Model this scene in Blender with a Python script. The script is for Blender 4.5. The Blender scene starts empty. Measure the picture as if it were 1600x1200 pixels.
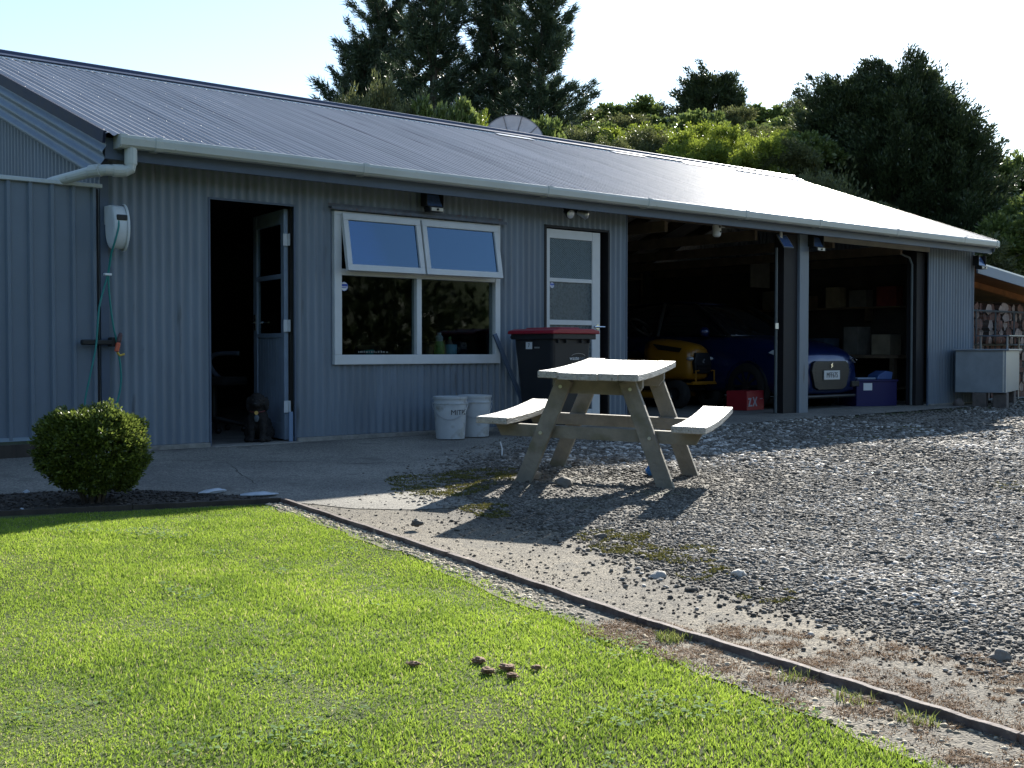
import bpy, bmesh, math, random
import numpy as np
from mathutils import Vector, Matrix, Euler, noise as mnoise
R = math.radians
scene = bpy.context.scene
COL = scene.collection

# ------------------------------------------------------------------ camera
cam_d = bpy.data.cameras.new('camera'); cam = bpy.data.objects.new('camera', cam_d); COL.objects.link(cam)
cam_d.sensor_width = 36; cam_d.lens = 36*1900/1600; cam_d.clip_end = 2000; cam_d.clip_start = .05
CX, CY, CH = -3.71, -8.84, .77
HEAD = math.atan2(.7503, .6611)
cam.location = (CX, CY, CH)
cam.rotation_euler = (R(90-1.568), 0, HEAD-math.pi/2)
scene.camera = cam
# ------------------------------------------------------------------ light
SUN_EL, SUN_AZ = R(25.2), R(29.5)          # azimuth counted from +X towards +Y
sd = Vector((math.cos(SUN_EL)*math.cos(SUN_AZ), math.cos(SUN_EL)*math.sin(SUN_AZ), math.sin(SUN_EL)))
w = bpy.data.worlds.new('World'); scene.world = w; w.use_nodes = True
nt = w.node_tree; bg = nt.nodes['Background']
sky = nt.nodes.new('ShaderNodeTexSky'); sky.sky_type = 'NISHITA'; sky.sun_disc = False
sky.sun_elevation = SUN_EL; sky.sun_rotation = math.pi/2-SUN_AZ
sky.air_density = 1.0; sky.dust_density = .15; sky.ozone_density = 1.2; sky.altitude = 50
nt.links.new(sky.outputs[0], bg.inputs[0]); bg.inputs[1].default_value = .088
sl = bpy.data.lights.new('sun', 'SUN'); sl.energy = 5.0; sl.angle = R(.53); sl.color = (1, .95, .86)
so = bpy.data.objects.new('sun', sl); COL.objects.link(so); so.rotation_euler = sd.to_track_quat('Z', 'Y').to_euler()
so.location = (20, 12, 20)
scene.view_settings.view_transform = 'Standard'; scene.view_settings.look = 'None'
scene.view_settings.exposure = 1.4; scene.view_settings.gamma = 1
scene.cycles.max_bounces = 6; scene.cycles.transparent_max_bounces = 12

rng = np.random.default_rng(7); random.seed(7)

# ------------------------------------------------------------------ materials
def mat(name, base, rough=.7, metal=0., noise=0., nscale=8., col2=None, bump=0., bscale=60., spec=None, coat=0., stretch=None, detail=6, dirt=None):
    m = bpy.data.materials.new(name); m.use_nodes = True
    n, l = m.node_tree.nodes, m.node_tree.links
    b = n['Principled BSDF']; b.inputs['Roughness'].default_value = rough; b.inputs['Metallic'].default_value = metal
    b.inputs['Base Color'].default_value = (*base, 1)
    if spec is not None: b.inputs['Specular IOR Level'].default_value = spec
    if coat: b.inputs['Coat Weight'].default_value = coat; b.inputs['Coat Roughness'].default_value = .06
    tc = n.new('ShaderNodeTexCoord'); mp = n.new('ShaderNodeMapping'); l.new(tc.outputs['Object'], mp.inputs[0])
    if stretch: mp.inputs['Scale'].default_value = stretch
    if noise or col2:
        t = n.new('ShaderNodeTexNoise'); t.inputs['Scale'].default_value = nscale; t.inputs['Detail'].default_value = detail
        t.inputs['Roughness'].default_value = .65
        l.new(mp.outputs[0], t.inputs[0])
        cr = n.new('ShaderNodeValToRGB'); cr.color_ramp.elements[0].position = .32; cr.color_ramp.elements[1].position = .68
        c2 = col2 if col2 else tuple(min(1, c*(1+noise)) for c in base)
        c1 = base if col2 else tuple(c*(1-noise) for c in base)
        cr.color_ramp.elements[0].color = (*c1, 1); cr.color_ramp.elements[1].color = (*c2, 1)
        l.new(t.outputs[0], cr.inputs[0]); out = cr.outputs[0]
        if dirt:
            t2 = n.new('ShaderNodeTexNoise'); t2.inputs['Scale'].default_value = dirt[1]; t2.inputs['Detail'].default_value = 8
            l.new(mp.outputs[0], t2.inputs[0])
            r2 = n.new('ShaderNodeValToRGB'); r2.color_ramp.elements[0].position = dirt[2]; r2.color_ramp.elements[1].position = min(1, dirt[2]+.12)
            l.new(t2.outputs[0], r2.inputs[0])
            mx = n.new('ShaderNodeMixRGB'); mx.inputs[2].default_value = (*dirt[0], 1)
            l.new(r2.outputs[0], mx.inputs[0]); l.new(out, mx.inputs[1]); out = mx.outputs[0]
        l.new(out, b.inputs['Base Color'])
        rr = n.new('ShaderNodeMapRange'); rr.inputs['To Min'].default_value = max(.03, rough-.1); rr.inputs['To Max'].default_value = min(1, rough+.1)
        l.new(t.outputs[0], rr.inputs[0]); l.new(rr.outputs[0], b.inputs['Roughness'])
    if bump:
        t = n.new('ShaderNodeTexNoise'); t.inputs['Scale'].default_value = bscale; t.inputs['Detail'].default_value = 8
        l.new(mp.outputs[0], t.inputs[0])
        bp = n.new('ShaderNodeBump'); bp.inputs['Strength'].default_value = min(1, bump); bp.inputs['Distance'].default_value = .01*max(1, bump)
        l.new(t.outputs[0], bp.inputs['Height']); l.new(bp.outputs[0], b.inputs['Normal'])
    return m

def leafmat(name, ca, cb, trans=.35, rough=.45, cc=None):
    """colour runs from ca to cb by the per-leaf random attribute"""
    m = bpy.data.materials.new(name); m.use_nodes = True
    n, l = m.node_tree.nodes, m.node_tree.links
    b = n['Principled BSDF']; b.inputs['Roughness'].default_value = rough
    at = n.new('ShaderNodeAttribute'); at.attribute_name = 'rnd'
    cr = n.new('ShaderNodeValToRGB'); cr.color_ramp.elements[0].color = (*ca, 1); cr.color_ramp.elements[1].color = (*cb, 1)
    if cc: e = cr.color_ramp.elements.new(.93); e.color = (*cb, 1); cr.color_ramp.elements[2].color = (*cc, 1)
    l.new(at.outputs['Fac'], cr.inputs[0]); l.new(cr.outputs[0], b.inputs['Base Color'])
    tr = n.new('ShaderNodeBsdfTranslucent'); l.new(cr.outputs[0], tr.inputs[0])
    mx = n.new('ShaderNodeMixShader'); mx.inputs[0].default_value = trans
    l.new(b.outputs[0], mx.inputs[1]); l.new(tr.outputs[0], mx.inputs[2]); l.new(mx.outputs[0], n['Material Output'].inputs[0])
    return m

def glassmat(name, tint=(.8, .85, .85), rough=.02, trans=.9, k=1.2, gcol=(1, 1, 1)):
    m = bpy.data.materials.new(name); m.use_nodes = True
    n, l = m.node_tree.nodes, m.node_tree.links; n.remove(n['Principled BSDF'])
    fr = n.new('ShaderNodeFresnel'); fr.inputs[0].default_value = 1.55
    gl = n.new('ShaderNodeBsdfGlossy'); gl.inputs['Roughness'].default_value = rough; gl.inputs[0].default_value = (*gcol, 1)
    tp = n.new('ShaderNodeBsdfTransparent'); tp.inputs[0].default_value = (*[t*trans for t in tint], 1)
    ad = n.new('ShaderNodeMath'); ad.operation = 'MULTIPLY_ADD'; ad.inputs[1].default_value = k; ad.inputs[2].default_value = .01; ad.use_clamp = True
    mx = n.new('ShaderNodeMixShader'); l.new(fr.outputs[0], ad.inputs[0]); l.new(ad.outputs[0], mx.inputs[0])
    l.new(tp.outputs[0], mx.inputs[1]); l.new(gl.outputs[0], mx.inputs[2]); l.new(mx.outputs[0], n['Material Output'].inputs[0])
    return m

M = {}
M['clad'] = mat('painted_cladding', (.155, .192, .235), .5, 0, .16, 3, bump=.12, bscale=7, stretch=(1.5, 1, .18), dirt=((.075, .085, .095), 9, .63))
M['clad_fence'] = mat('fence_steel', (.142, .182, .23), .42, 0, .08, 1.1)
M['fascia'] = mat('fascia_paint', (.075, .105, .155), .5, 0, .15, 3)
M['barge'] = mat('barge_paint', (.12, .17, .235), .5, 0, .2, 5, dirt=((.12, .14, .16), 6, .62))
M['bargetop'] = mat('barge_cap_paint', (.015, .022, .05), .6, 0, .3, 9, spec=.2)
M['roof'] = mat('roof_steel', (.42, .405, .405), .52, .03, .22, 6, spec=.12, stretch=(1.6, .05, .05), dirt=((.22, .21, .22), 9, .60))
M['ridge'] = mat('ridge_paint', (.03, .04, .075), .4, .1, .2, 6)
M['flash'] = mat('pale_flashing', (.80, .80, .80), .3, .1, .05, 5)
M['pvc'] = mat('white_pvc', (.50, .53, .50), .38, 0, .08, 3, dirt=((.36, .35, .28), 14, .66))
M['white'] = mat('white_paint', (.60, .62, .63), .4, 0, .05, 6, dirt=((.5, .5, .46), 25, .7))
M['plinth'] = mat('plinth_concrete', (.25, .24, .215), .9, 0, .3, 12, bump=.4, bscale=50)
M['dark'] = mat('black_plastic', (.012, .013, .014), .45, 0, .2, 10)
M['rubber'] = mat('black_rubber', (.015, .015, .015), .8)
M['chrome'] = mat('chrome', (.75, .75, .76), .15, 1.)
M['alu'] = mat('dull_aluminium', (.5, .51, .52), .4, .8, .1, 20)
M['timberdark'] = mat('dark_old_and_shaded_timber', (.05, .04, .032), .85, 0, .4, 9, bump=.3, stretch=(1, 1, .15))
M['rafter'] = mat('rafter_timber', (.10, .075, .05), .8, 0, .35, 6)
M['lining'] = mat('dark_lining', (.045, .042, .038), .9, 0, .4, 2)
M['floor'] = mat('garage_floor', (.20, .195, .18), .85, 0, .3, 3, bump=.2)
M['glass'] = glassmat('window_glass', k=.12); M['sashglass'] = glassmat('sky_tinted_sash_glass', (.3, .45, .7), .02, .6, 4.2, (.44, .66, .92))  # sash glass: blue sky reflection put into its tint and boosted gloss
M['obscure'] = mat('obscured_glass', (.06, .085, .095), .28, 0, .3, 40, bump=.5, bscale=220)

# ------------------------------------------------------------------ mesh collector
class MB:
    def __init__(s): s.v = []; s.f = []
    def add(s, vs, fs, mtx=None):
        o = len(s.v)
        for p in vs:
            p = Vector(p)
            s.v.append(tuple(mtx @ p) if mtx is not None else tuple(p))
        s.f += [tuple(i+o for i in f) for f in fs]; return s
    def box(s, x0, x1, y0, y1, z0, z1, mtx=None):
        return s.add([(x0, y0, z0), (x1, y0, z0), (x1, y1, z0), (x0, y1, z0), (x0, y0, z1), (x1, y0, z1), (x1, y1, z1), (x0, y1, z1)],
                     [(3, 2, 1, 0), (4, 5, 6, 7), (0, 1, 5, 4), (1, 2, 6, 5), (2, 3, 7, 6), (3, 0, 4, 7)], mtx)
    def beam(s, a, b, wd, th, up=(0, 0, 1)):
        a, b = Vector(a), Vector(b); d = (b-a); L = d.length; d.normalize(); u = Vector(up)
        sx = d.cross(u); sx = sx.normalized() if sx.length > 1e-5 else Vector((1, 0, 0)); uz = sx.cross(d)
        m = Matrix((sx, d, uz)).transposed().to_4x4(); m.translation = a
        return s.box(-wd/2, wd/2, 0, L, -th/2, th/2, m)
    def prism(s, poly, y0, y1, mtx=None):
        """poly in (x,z), extruded along y"""
        n = len(poly); vs = [(p[0], y0, p[1]) for p in poly]+[(p[0], y1, p[1]) for p in poly]
        fs = [tuple(range(n)), tuple(range(2*n-1, n-1, -1))]+[((i+1) % n, i, n+i, n+(i+1) % n) for i in range(n)]
        return s.add(vs, fs, mtx)
    def tube(s, pts, r, n=8, cap=True, closed=False):
        pts = [Vector(p) for p in pts]; rs = r if isinstance(r, (list, tuple)) else [r]*len(pts)
        rings = []; ref = None
        for i, p in enumerate(pts):
            a = pts[max(0, i-1)]; b = pts[min(len(pts)-1, i+1)]; d = (b-a).normalized()
            if ref is None:
                ref = Vector((0, 0, 1)) if abs(d.z) < .9 else Vector((1, 0, 0))
            sx = d.cross(ref)
            if sx.length < 1e-4: sx = d.cross(Vector((0, 1, 0)))
            sx.normalize(); sy = sx.cross(d); ref = sy*1.0 if abs(sy.dot(d)) < .99 else ref
            rings.append([p+sx*math.cos(2*math.pi*k/n)*rs[i]+sy*math.sin(2*math.pi*k/n)*rs[i] for k in range(n)])
        vs = [q for rg in rings for q in rg]; fs = []
        for i in range(len(pts)-1):
            for k in range(n): fs.append((i*n+k, i*n+(k+1) % n, (i+1)*n+(k+1) % n, (i+1)*n+k))
        if cap: fs += [tuple(range(n-1, -1, -1)), tuple((len(pts)-1)*n+k for k in range(n))]
        return s.add(vs, fs)
    def lathe(s, prof, n=24, mtx=None, cap=True):
        """prof list of (r,z)"""
        vs = [(r*math.cos(2*math.pi*k/n), r*math.sin(2*math.pi*k/n), z) for r, z in prof for k in range(n)]; fs = []
        for i in range(len(prof)-1):
            for k in range(n): fs.append((i*n+k, i*n+(k+1) % n, (i+1)*n+(k+1) % n, (i+1)*n+k))
        if cap: fs += [tuple(range(n-1, -1, -1)), tuple((len(prof)-1)*n+k for k in range(n))]
        return s.add(vs, fs, mtx)
    def ball(s, c, r, n=12, m=8):
        rx, ry, rz = (r if isinstance(r, (tuple, list)) else (r, r, r)); c = Vector(c)
        vs = []; fs = []
        for i in range(m+1):
            t = math.pi*i/m
            for k in range(n):
                a = 2*math.pi*k/n; vs.append(c+Vector((rx*math.sin(t)*math.cos(a), ry*math.sin(t)*math.sin(a), rz*math.cos(t))))
        for i in range(m):
            for k in range(n): fs.append((i*n+k, (i+1)*n+k, (i+1)*n+(k+1) % n, i*n+(k+1) % n))
        return s.add(vs, fs)
    def corr(s, org, u, v, width, length, amp=.0085, pitch=.0762, phase=0., seg=8, nrm=None, topf=None):
        """corrugated sheet: ripples across u, straight along v"""
        org, u, v = Vector(org), Vector(u).normalized(), Vector(v).normalized(); nm = Vector(nrm) if nrm else u.cross(v)
        n = max(2, int(round(width/pitch*seg))); vs = []
        for i in range(n+1):
            t = width*i/n; off = nm*(amp*math.sin(2*math.pi*(t+phase)/pitch)); ln = topf(t) if topf else length
            vs += [org+u*t+off, org+u*t+off+v*ln]
        fs = [(2*i, 2*i+2, 2*i+3, 2*i+1) for i in range(n)]
        return s.add(vs, fs)
    def obj(s, name, m, parent=None, smooth=False, bevel=0., loc=None):
        me = bpy.data.meshes.new(name); me.from_pydata([tuple(p) for p in s.v], [], s.f); me.update()
        bm = bmesh.new(); bm.from_mesh(me); bmesh.ops.recalc_face_normals(bm, faces=bm.faces); bm.to_mesh(me); bm.free()
        o = bpy.data.objects.new(name, me); COL.objects.link(o)
        if m: me.materials.append(m if not isinstance(m, str) else M[m])
        if parent: o.parent = parent
        if smooth: me.polygons.foreach_set('use_smooth', [True]*len(me.polygons))
        if bevel:
            b = o.modifiers.new('bevel', 'BEVEL'); b.width = bevel; b.segments = 2; b.limit_method = 'ANGLE'; b.angle_limit = R(40)
        if loc: o.location = loc
        return o

def npobj(name, V, F, m, rnd=None, parent=None, smooth=False):
    V = np.asarray(V, np.float32); F = np.asarray(F, np.int32); k = F.shape[1]
    me = bpy.data.meshes.new(name); me.vertices.add(len(V)); me.vertices.foreach_set('co', V.ravel())
    me.loops.add(F.size); me.loops.foreach_set('vertex_index', F.ravel())
    me.polygons.add(len(F)); me.polygons.foreach_set('loop_start', np.arange(0, F.size, k, dtype=np.int32))
    me.polygons.foreach_set('loop_total', np.full(len(F), k, np.int32))
    if smooth: me.polygons.foreach_set('use_smooth', np.ones(len(F), bool))
    me.update(calc_edges=True)
    if rnd is not None:
        a = me.attributes.new('rnd', 'FLOAT', 'POINT'); a.data.foreach_set('value', np.asarray(rnd, np.float32))
    if m: me.materials.append(m if not isinstance(m, str) else M[m])
    o = bpy.data.objects.new(name, me); COL.objects.link(o)
    if parent: o.parent = parent
    return o

def tag(o, label=None, cat=None, group=None, kind=None):
    if label: o['label'] = label
    if cat: o['category'] = cat
    if group: o['group'] = group
    if kind: o['kind'] = kind
    return o
def thing(name, label, cat, loc=(0, 0, 0), rz=0, group=None):
    o = bpy.data.objects.new(name, None); COL.objects.link(o); o.location = loc; o.rotation_euler = (0, 0, rz)
    o.empty_display_size = .1
    return tag(o, label, cat, group)
def copy_tree(o, parent=None):
    c = o.copy(); COL.objects.link(c); c.parent = parent
    if parent is None: pass
    for ch in list(o.children): copy_tree(ch, c)
    return c
def text_mb(body, size, extrude=.001):
    cu = bpy.data.curves.new('lettering', 'FONT'); cu.body = body; cu.size = size; cu.extrude = extrude; cu.resolution_u = 3
    cu.align_x = 'CENTER'; cu.align_y = 'CENTER'
    ob = bpy.data.objects.new('lettering', cu); me = bpy.data.meshes.new_from_object(ob)
    mb = MB(); mb.v = [tuple(v.co) for v in me.vertices]; mb.f = [tuple(p.vertices) for p in me.polygons]
    bpy.data.objects.remove(ob); bpy.data.curves.remove(cu); bpy.data.meshes.remove(me)
    return mb
def xf(mb, mtx):
    mb.v = [tuple(mtx @ Vector(p)) for p in mb.v]; return mb
def frame_mtx(o, x, y):
    """matrix whose local x,y axes are the given world directions"""
    x = Vector(x).normalized(); y = Vector(y).normalized(); z = x.cross(y)
    m = Matrix((x, y, z)).transposed().to_4x4(); m.translation = Vector(o); return m

# ------------------------------------------------------------------ ground
def gz(x, y): return -.03*np.maximum(0, -np.asarray(y, float))
def inpoly(px, py, poly):
    px = np.asarray(px); py = np.asarray(py); r = np.zeros(px.shape, bool); n = len(poly)
    for i in range(n):
        x1, y1 = poly[i]; x2, y2 = poly[(i+1) % n]
        if y1 == y2: continue
        c = ((y1 > py) != (y2 > py)) & (px < (x2-x1)*(py-y1)/(y2-y1)+x1); r ^= c
    return r
def pdist(px, py, line):
    d = np.full(np.shape(px), 1e9)
    for (x1, y1), (x2, y2) in zip(line[:-1], line[1:]):
        dx, dy = x2-x1, y2-y1; t = np.clip(((px-x1)*dx+(py-y1)*dy)/(dx*dx+dy*dy), 0, 1)
        d = np.minimum(d, np.hypot(px-x1-t*dx, py-y1-t*dy))
    return d
def vnoise(x, y, s, seed=0):
    """cheap smooth value noise"""
    r = np.random.default_rng(seed); T = r.random((64, 64)); x = np.asarray(x)*s+100; y = np.asarray(y)*s+100
    xi, yi = np.floor(x).astype(int), np.floor(y).astype(int); fx, fy = x-xi, y-yi; fx = fx*fx*(3-2*fx); fy = fy*fy*(3-2*fy)
    g = lambda a, b: T[a % 64, b % 64]
    return (g(xi, yi)*(1-fx)+g(xi+1, yi)*fx)*(1-fy)+(g(xi, yi+1)*(1-fx)+g(xi+1, yi+1)*fx)*fy

EDGE = [(-.163, -2.85), (-.406, -4.67), (-.6, -5.98), (-.665, -6.77), (-.73, -7.4), (-.95, -10)]
BACK = [(-.163, -2.85), (-.95, -2.64), (-1.65, -2.44), (-4.5, -1.7), (-7, -1.1)]
LAWN = [(-.25, -3.05), (-.45, -4.5), (-.7, -5.7), (-.88, -6.7), (-1.03, -7.37), (-1.3, -10)]
GRAV = [(3.4, -.62), (2.7, -1.2), (1.8, -1.89), (1.2, -2.38), (.62, -3.05), (.5, -3.45), (.55, -3.85), (.38, -4.6), (.12, -5.3), (-.02, -5.85), (-.06, -6.27), (-.16, -6.94), (-.2, -7.3), (-.35, -10)]
GPOLY = GRAV+[(3, -14), (40, -14), (40, 2), (13.6, .4), (13.1, -.33), (8.8, -.52), (5.7, -.74), (4.4, -.62)]

def hillz(x, y):
    f = (x-CX)*.661+(y-CY)*.750; r = (x-CX)*.750-(y-CY)*.661
    sm = lambda t: t*t*(3-2*t)
    px = 800+1900*r/np.maximum(f, 1)
    h = np.interp(f, [22, 25, 30, 34, 40, 48, 57, 70, 500], [0, .8, 3.6, 5.2, 6.3, 8.0, 9.9, 11, 11])
    k = .80+.20*sm(np.clip((px-600)/350, 0, 1))-.72*sm(np.clip((px-1290)/130, 0, 1))
    return h*k+.5*np.clip(h/5, 0, 1)*vnoise(x, y, .16, 5)
def backz(x, y):
    d = np.hypot(x-CX, y-CY); f = (x-CX)*.661+(y-CY)*.750
    t = np.clip((d-26)/26, 0, 1); t = t*t*(3-2*t)
    return np.where(f < 0, 11*t, 0)
def terrain(x, y): return gz(x, np.maximum(y, -14))+hillz(x, y)+backz(x, y)

def grid_sheet(name, xs, ys, zf, m, mask=None):
    X, Y = np.meshgrid(xs, ys); Z = zf(X, Y); nx, ny = len(xs), len(ys)
    V = np.stack([X.ravel(), Y.ravel(), Z.ravel()], 1); idx = np.arange(nx*ny).reshape(ny, nx)
    F = np.stack([idx[:-1, :-1].ravel(), idx[:-1, 1:].ravel(), idx[1:, 1:].ravel(), idx[1:, :-1].ravel()], 1)
    if mask is not None:
        cx = (X[:-1, :-1]+X[1:, 1:])/2; cy = (Y[:-1, :-1]+Y[1:, 1:])/2; F = F[mask(cx, cy).ravel()]
        used = np.unique(F); mp = np.full(len(V), -1); mp[used] = np.arange(len(used)); V = V[used]; F = mp[F]
    return npobj(name, V, F, m, smooth=True)
M['soil'] = mat('grassy_ground', (.035, .05, .015), .95, 0, .4, 3, col2=(.075, .09, .03), bump=1, bscale=25)
xs = np.concatenate([np.linspace(-400, -30, 20), np.arange(-28, 80, 1.), np.linspace(82, 500, 20)])
ys = np.concatenate([np.linspace(-400, -32, 20), np.arange(-30, 0, 1.), np.arange(0, 75, 1.), np.linspace(77, 500, 20)])
tag(grid_sheet('ground', xs, ys, terrain, 'soil'), 'grassy ground with bush hillside rising behind the shed', kind='structure')

def ngon_sheet(name, poly, dz, m, jitter=0.):
    pts = []
    n = len(poly)
    for i in range(n):
        a, b = poly[i], poly[(i+1) % n]; L = math.dist(a, b); k = max(1, int(L/.06)) if jitter and L < 12 else 1
        for j in range(k):
            t = j/k; x = a[0]+(b[0]-a[0])*t; y = a[1]+(b[1]-a[1])*t
            if jitter and j: x += (float(vnoise(x, y, 6, 3))-.5)*jitter; y += (float(vnoise(x, y, 6, 4))-.5)*jitter
            pts.append((x, y, float(gz(x, y))+dz))
    mb = MB(); mb.add(pts, [tuple(range(len(pts)))])
    return mb.obj(name, m)
def ground_mat(name, ca, cb, agg, aggs, bump, cc=None, crack_and_gap_shade=False):
    m = bpy.data.materials.new(name); m.use_nodes = True; n, l = m.node_tree.nodes, m.node_tree.links
    b = n['Principled BSDF']; b.inputs['Roughness'].default_value = .92
    tc = n.new('ShaderNodeTexCoord')
    t = n.new('ShaderNodeTexNoise'); t.inputs['Scale'].default_value = 1.3; t.inputs['Detail'].default_value = 9; l.new(tc.outputs['Object'], t.inputs[0])
    cr = n.new('ShaderNodeValToRGB'); cr.color_ramp.elements[0].position = .38; cr.color_ramp.elements[1].position = .62
    cr.color_ramp.elements[0].color = (*ca, 1); cr.color_ramp.elements[1].color = (*cb, 1); l.new(t.outputs[0], cr.inputs[0])
    v = n.new('ShaderNodeTexVoronoi'); v.inputs['Scale'].default_value = aggs; l.new(tc.outputs['Object'], v.inputs[0])
    sp = n.new('ShaderNodeSeparateColor'); l.new(v.outputs['Color'], sp.inputs[0])
    mr = n.new('ShaderNodeMapRange'); mr.inputs['To Min'].default_value = 1-agg; mr.inputs['To Max'].default_value = 1+agg; l.new(sp.outputs[0], mr.inputs[0])
    mx = n.new('ShaderNodeMixRGB'); mx.blend_type = 'MULTIPLY'; mx.inputs[0].default_value = 1; l.new(cr.outputs[0], mx.inputs[1]); l.new(mr.outputs[0], mx.inputs[2])
    out = mx.outputs[0]
    if cc:
        t3 = n.new('ShaderNodeTexNoise'); t3.inputs['Scale'].default_value = 2.6; t3.inputs['Detail'].default_value = 10; t3.inputs['Roughness'].default_value = .7; l.new(tc.outputs['Object'], t3.inputs[0])
        r3 = n.new('ShaderNodeValToRGB'); r3.color_ramp.elements[0].position = .55; r3.color_ramp.elements[1].position = .66; l.new(t3.outputs[0], r3.inputs[0])
        m3 = n.new('ShaderNodeMixRGB'); m3.inputs[2].default_value = (*cc, 1); l.new(r3.outputs[0], m3.inputs[0]); l.new(out, m3.inputs[1]); out = m3.outputs[0]
    hgt = v.outputs['Distance']
    l.new(out, b.inputs['Base Color'])
    bp = n.new('ShaderNodeBump'); bp.inputs['Strength'].default_value = bump; bp.inputs['Distance'].default_value = .004; bp.invert = True
    l.new(hgt, bp.inputs['Height']); l.new(bp.outputs[0], b.inputs['Normal'])
    return m
M['concrete'] = ground_mat('exposed_aggregate_concrete', (.16, .15, .13), (.24, .225, .19), .5, 120, .8, (.125, .115, .10))
M['dirt'] = ground_mat('worn_dirt', (.09, .08, .062), (.175, .15, .108), .75, 130, 1., (.075, .07, .058))
M['bed'] = ground_mat('garden_soil', (.03, .024, .018), (.05, .04, .03), .4, 60, 1.)
M['gravel'] = ground_mat('gravel_base', (.09, .08, .064), (.17, .152, .122), .8, 95, 1., (.10, .10, .06))
DIRTP = EDGE+[(3, -12), (4, -3), (.3, -2.8)]
tag(ngon_sheet('dirt_strip', [(p[0]-.07, p[1]) for p in LAWN]+[(3, -12), (4, -3), (.3, -2.75), (-.17, -2.86)], .004, 'dirt', .10), 'worn dirt strip beside the timber edging', kind='structure')
apron = tag(ngon_sheet('concrete_apron', [(-9, 0), (-9, -1.55), (-1.9, -1.75), (-.75, -1.95), (-.45, -2.42), (-.2, -2.72), (.0, -3.25), (.25, -3.5), (.7, -3.62), (3.6, -2.4), (5.9, -1.2), (5.9, 0)], .0075, 'concrete', .07), 'concrete apron in front of the shed', kind='structure')
tag(ngon_sheet('garage_apron', [(5.4, .2), (5.4, -.80), (9, -.60), (13.2, -.42), (13.2, .2)], .016, 'concrete'), 'concrete lip before the garage bays', kind='structure')
tag(ngon_sheet('garden_bed', [(-.2, -2.84), (-.95, -2.62), (-1.65, -2.43), (-4.5, -1.69), (-7, -1.1), (-7, -.7), (-1.9, -1.7), (-.75, -1.9), (-.40, -2.36), (-.17, -2.7)], .014, 'bed', .05), 'dark soil garden bed round the shrub', kind='structure')

def gravz(x, y):
    d = pdist(x, y, GRAV); t = np.clip(d/.7, 0, 1); t = t*t*(3-2*t)
    t = t*np.clip((-y-.55)/1.6, 0, 1)
    return gz(x, y)-.003+np.where(y > -1.5, 0, .004)+.042*t+.020*t*(vnoise(x, y, 1.2, 8)-.5)+.02*t*(vnoise(x, y, 3.5, 9)-.5)
gx = np.concatenate([np.arange(-.6, 5, .05), np.arange(5, 16, .15), np.arange(16, 41, 1.)])
gy = np.concatenate([np.arange(-14, -8, .4), np.arange(-8, 0, .05), np.arange(0, 2, .2)])
tag(grid_sheet('gravel_yard', gx, gy, gravz, 'gravel', lambda x, y: inpoly(x, y, GPOLY)), 'grey gravel yard before the garage', kind='structure')

M['crack_and_gap_shade'] = mat('crack_and_gap_dark', (.02, .017, .014), .95)
for L in ([(.1, -.05), (.87, -.13), (1.6, -.13), (3.4, -.06)], [(.05, -.56), (.2, -.78), (.48, -.88), (.72, -1.13), (1.02, -1.36), (1.2, -1.58), (1.42, -1.62), (1.75, -1.9), (1.95, -2.1)], [(.05, -2.2), (.2, -1.75), (.38, -1.3), (.50, -.95)]):  # first strip paints the shadow gap along the wall, the rest are cracks
    mb = MB(); pts = []
    for (a, b) in zip(L[:-1], L[1:]):
        for j in range(8): t = j/8; x = a[0]+(b[0]-a[0])*t; y = a[1]+(b[1]-a[1])*t; pts.append((x+.03*(float(vnoise(x, y, 11, 61))-.5), y+.05*(float(vnoise(x, y, 11, 62))-.5)))
    vs = []
    for i, (x, y) in enumerate(pts): w_ = .003+.007*float(vnoise(x, y, 5, 63)); z = float(gz(x, y))+.0095; vs += [(x, y-w_, z), (x, y+w_, z)]
    mb.add(vs, [(2*i, 2*i+2, 2*i+3, 2*i+1) for i in range(len(pts)-1)]); mb.obj('crack_and_gap_shade', 'crack_and_gap_shade', apron)
# ------------------------------------------------------------------ stones
PHI = (1+5**.5)/2
ICO_V = np.array([(-1, PHI, 0), (1, PHI, 0), (-1, -PHI, 0), (1, -PHI, 0), (0, -1, PHI), (0, 1, PHI), (0, -1, -PHI), (0, 1, -PHI), (PHI, 0, -1), (PHI, 0, 1), (-PHI, 0, -1), (-PHI, 0, 1)])/math.hypot(1, PHI)
ICO_F = np.array([(0, 11, 5), (0, 5, 1), (0, 1, 7), (0, 7, 10), (0, 10, 11), (1, 5, 9), (5, 11, 4), (11, 10, 2), (10, 7, 6), (7, 1, 8), (3, 9, 4), (3, 4, 2), (3, 2, 6), (3, 6, 8), (3, 8, 9), (4, 9, 5), (2, 4, 11), (6, 2, 10), (8, 6, 7), (9, 8, 1)])
def stones(name, x, y, z, size, rnd, m, flat=.55, smooth=True):
    n = len(x); V = ICO_V[None]*(1+.35*(rng.random((n, 12, 1))-.5))
    sc = np.stack([1+.5*rng.random(n), .7+.4*rng.random(n), flat*(.7+.6*rng.random(n))], 1)
    V = V*sc[:, None, :]*size[:, None, None]
    a = rng.random(n)*2*math.pi; ca, sa = np.cos(a)[:, None], np.sin(a)[:, None]
    t = (rng.random(n)-.5)*.9; ct, st = np.cos(t)[:, None], np.sin(t)[:, None]
    X, Y, Z = V[..., 0], V[..., 1], V[..., 2]; X, Z = X*ct-Z*st, X*st+Z*ct
    V = np.stack([X*ca-Y*sa+x[:, None], X*sa+Y*ca+y[:, None], Z+z[:, None]], -1)
    F = (ICO_F[None]+(np.arange(n)*12)[:, None, None]).reshape(-1, 3)
    return npobj(name, V.reshape(-1, 3), F, m, np.repeat(rnd, 12), smooth=smooth)
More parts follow.
